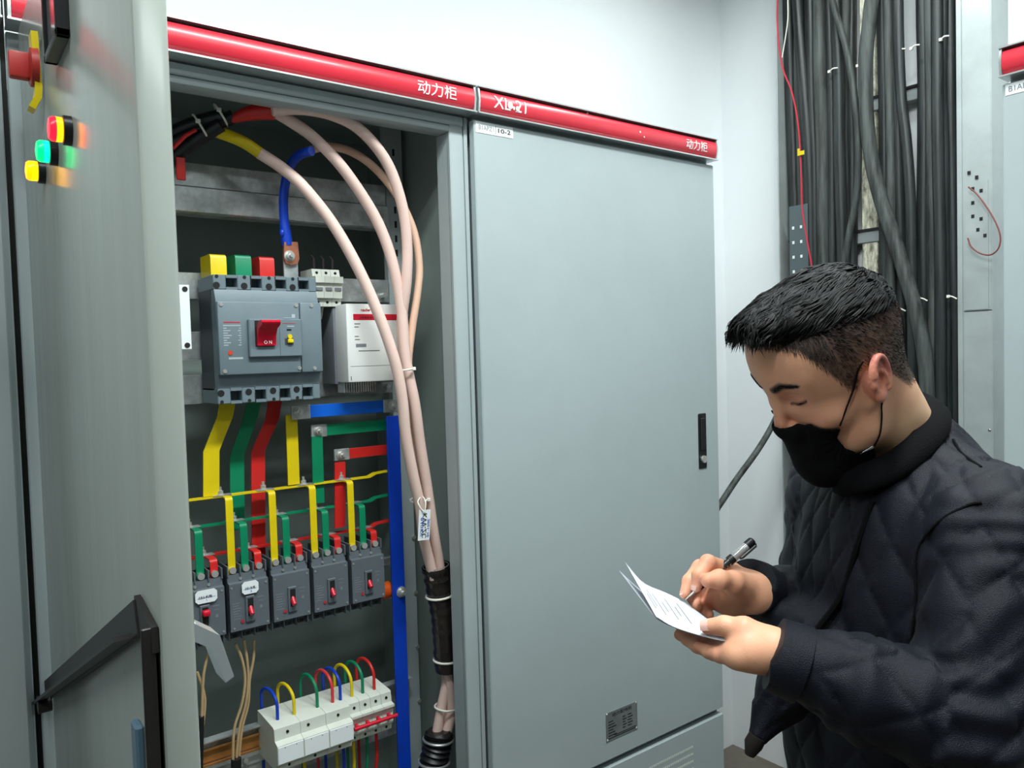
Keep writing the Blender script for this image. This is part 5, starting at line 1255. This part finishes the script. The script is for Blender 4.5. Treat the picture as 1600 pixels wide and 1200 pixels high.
LFg=dict(index=[(1150,1008,.90),(1112,1001,.945),(1085,992,.975),(1065,983,.995)],
        middle=[(1150,1016,.885),(1112,1010,.93),(1084,1001,.96),(1062,992,.985)],
        ring=[(1150,1024,.875),(1115,1018,.915),(1090,1009,.94),(1072,1000,.96)],
        little=[(1155,1026,.865),(1126,1023,.89),(1107,1018,.91),(1092,1010,.925)],
        thumb=[(1190,1000,.875),(1163,983,.88),(1132,978,.89),(1106,979,.90)])
LRr=dict(index=[.012,.0102,.009,.007],middle=[.012,.0105,.009,.0072],ring=[.0115,.0100,.0086,.0068],little=[.011,.009,.0078,.0062],thumb=[.0165,.0128,.0112,.0088])
def hand(F_,R_,wrist,palmx,name,ps=1.0):
    W3=pd(*wrist); ch={k:[pd(*x) for x in v] for k,v in F_.items()}
    fore=[pd(*x) for x in palmx]
    def sd(p):
        d=sd_cap(p,fore[0],W3,.026*ps,.0255*ps)
        for k in ('index','middle','ring','little'): d=smin(d,sd_cap(p,W3,ch[k][0],.020*ps,(R_[k][0]+.0015)*(.5+.5*ps)),.016)
        d=smin(d,sd_cap(p,W3+(ch['thumb'][0]-W3)*.6,ch['thumb'][1],.018*ps,.0145*ps),.014)
        for x in fore[1:]: d=smin(d,sd_ell(p,x,(.022*ps,.018*ps,.02*ps)),.014)
        e=None
        for k in F_:
            c=sd_chain(p,ch[k],R_[k],.004)
            e=c if e is None else smin(e,c,.0022)
        d=smin(d,e,.006)
        return d
    P_=np.array([x for v in ch.values() for x in v]+[W3]+fore); lo=P_.min(0)-.035; hi=P_.max(0)+.035
    va,fa=surface(sd,lo,hi,.0014)
    for _ in range(1): n_=vnormals(va,fa); va=va-n_*sd(va)[:,None]*.6
    o=mesh_np(name,va,fa,'skin',man,handcol(va,[v[-1] for v in ch.values()]+[v[1] for v in ch.values()]))
    return ch,o
chR,hR_=hand(RF,RR,(1180,928,1.045),[(1205,940,1.07),(1145,940,1.045),(1150,920,1.03),(1125,930,1.045)],'right_hand')
chL,hL_=hand(LFg,LRr,(1208,1018,.872),[(1235,1025,.865),(1168,1008,.875),(1178,1018,.868)],'left_hand',.84)
M['nail']=mat('finger_nail',(228,182,170),.25,sss=.1)
def nail(ch,k,par,r,toward):
    a,b=ch[k][-2],ch[k][-1]; t_=(b-a)/np.linalg.norm(b-a); n_=np.array(toward)-t_*(np.array(toward)@t_); n_/=np.linalg.norm(n_); s_=np.cross(t_,n_)
    c=b+n_*(r*.98); mb=MB(); vs=[]
    for i in range(5):
        for j in range(5):
            x=(i/4-.5)*1.5*r; y=(j/4-.5)*1.5*r*(1-.12*(i>3)); vs.append(c+t_*(x)+s_*y-n_*(y*y/r*.55)+n_*.0002-n_*max(0,x)*.2)
    mb.add(vs,[(i*5+j,i*5+j+1,(i+1)*5+j+1,(i+1)*5+j) for i in range(4) for j in range(4)]); obj('nail',mb,'nail',par,ang=80)
vdir=-np.array(FW)
nail(chL,'thumb',hL_,.0092,vdir*.9+ZC3*.6); nail(chR,'index',hR_,.007,-XC*.6+ZC3*.4+vdir*.3); nail(chR,'middle',hR_,.007,-XC*.8+ZC3*.4)
# ---- pen
pa,pb=pd(1071,937,1.010),pd(1177,844,1.030); t_=(pb-pa)
def pp_(s): return Vector(pa+t_*s)
pen=thing('ballpoint_pen',tuple(pp_(.5)),'black and silver ballpoint pen held in the writing hand','pen')
obj('nib',MB().tube([pp_(0),pp_(.03),pp_(.12),pp_(.16)],[.0004,.0009,.0022,.0034],12),'steel',pen)
obj('barrel',MB().tube([pp_(.15),pp_(.17),pp_(.40),pp_(.66)],[.0036,.0042,.0046,.0048],16),mat('clear_dark_barrel',(46,48,50),.2,coat=1),pen)
for k in range(7): s_=.36+.04*k; obj('grip_ring',MB().tube([pp_(s_),pp_(s_+.012)],.0052,14),'black',pen)
obj('cap_ring',MB().tube([pp_(.64),pp_(.70)],.0064,16),'black',pen)
obj('cap',MB().tube([pp_(.69),pp_(.70),pp_(.90),pp_(.92)],[.0050,.0058,.0058,.0050],16),mat('silver_clear_cap',(176,178,180),.2,metal=.3),pen)
obj('cap_end',MB().tube([pp_(.90),pp_(.98),pp_(1.0)],[.0062,.0060,.0040],16),'black',pen)
off=Vector(XC*.006-YC*.003-ZC3*.002)
obj('clip',MB().tube([pp_(.97)+off*.8,pp_(.94)+off*1.3,pp_(.74)+off*1.3,pp_(.72)+off],.0013,6),'blacksteel',pen)
# ---- paper
M['paper']=mat('writing_paper',(206,211,220),.65)
def sheet(near,far,name,label,n=18,m=8,th=.0005):
    A=spline([pd(*x) for x in near],6); B=spline([pd(*x) for x in far],6)
    def at(c,t): 
        x=t*(len(c)-1); i=min(int(x),len(c)-2); return c[i].lerp(c[i+1],x-i)
    G=[[at(A,i/n).lerp(at(B,i/n),j/m) for j in range(m+1)] for i in range(n+1)]
    vs=[g for r in G for g in r]+[g+Vector((0,0,-th)) for r in G for g in r]; o=(n+1)*(m+1); fs=[]
    for i in range(n):
        for j in range(m):
            a=i*(m+1)+j; b=a+1; c=a+m+2; d=a+m+1; fs+=[(a,b,c,d),(o+d,o+c,o+b,o+a)]
    ed=[(i*(m+1),(i+1)*(m+1)) for i in range(n)]+[(i*(m+1)+m,(i+1)*(m+1)+m) for i in range(n)]+[(j,j+1) for j in range(m)]+[(n*(m+1)+j,n*(m+1)+j+1) for j in range(m)]
    fs+=[(a,b,o+b,o+a) for a,b in ed]
    mb=MB(); mb.add(vs,fs); return obj(name,mb,'paper',None,label,'paper','paper sheets in his hand',ang=70),G
sh1,G=sheet([(1025,963,.945),(1050,978,.925),(1085,990,.905),(1125,1000,.885),(1155,1003,.872),(1178,1000,.862)],[(976,877,1.09),(1005,910,1.065),(1040,926,1.045),(1070,941,1.02),(1100,963,.98),(1130,985,.935)],'paper_sheet','top white paper sheet being written on, curling at its right end')
sh2,_=sheet([(1024,966,.950),(1045,977,.935),(1075,988,.915),(1100,995,.905)],[(967,891,1.10),(1005,925,1.075),(1040,945,1.05),(1070,958,1.02)],'paper_sheet','lower white paper sheet showing along the left edge of the top one',th=.0005)
mb=MB()
for k in range(7):
    i=2+k; a=G[i][6]; b=G[i][3 if k%2 else 2]; c=a.lerp(b,.5)
    if k in(0,3,5): a=a.lerp(b,.4)
    mb.tube([a+Vector((0,0,.0004)),c+Vector((0,0,.0004)),b+Vector((0,0,.0004))],.00045,4)
obj('printed_lines',mb,'greyink',sh1,kind='stuff')
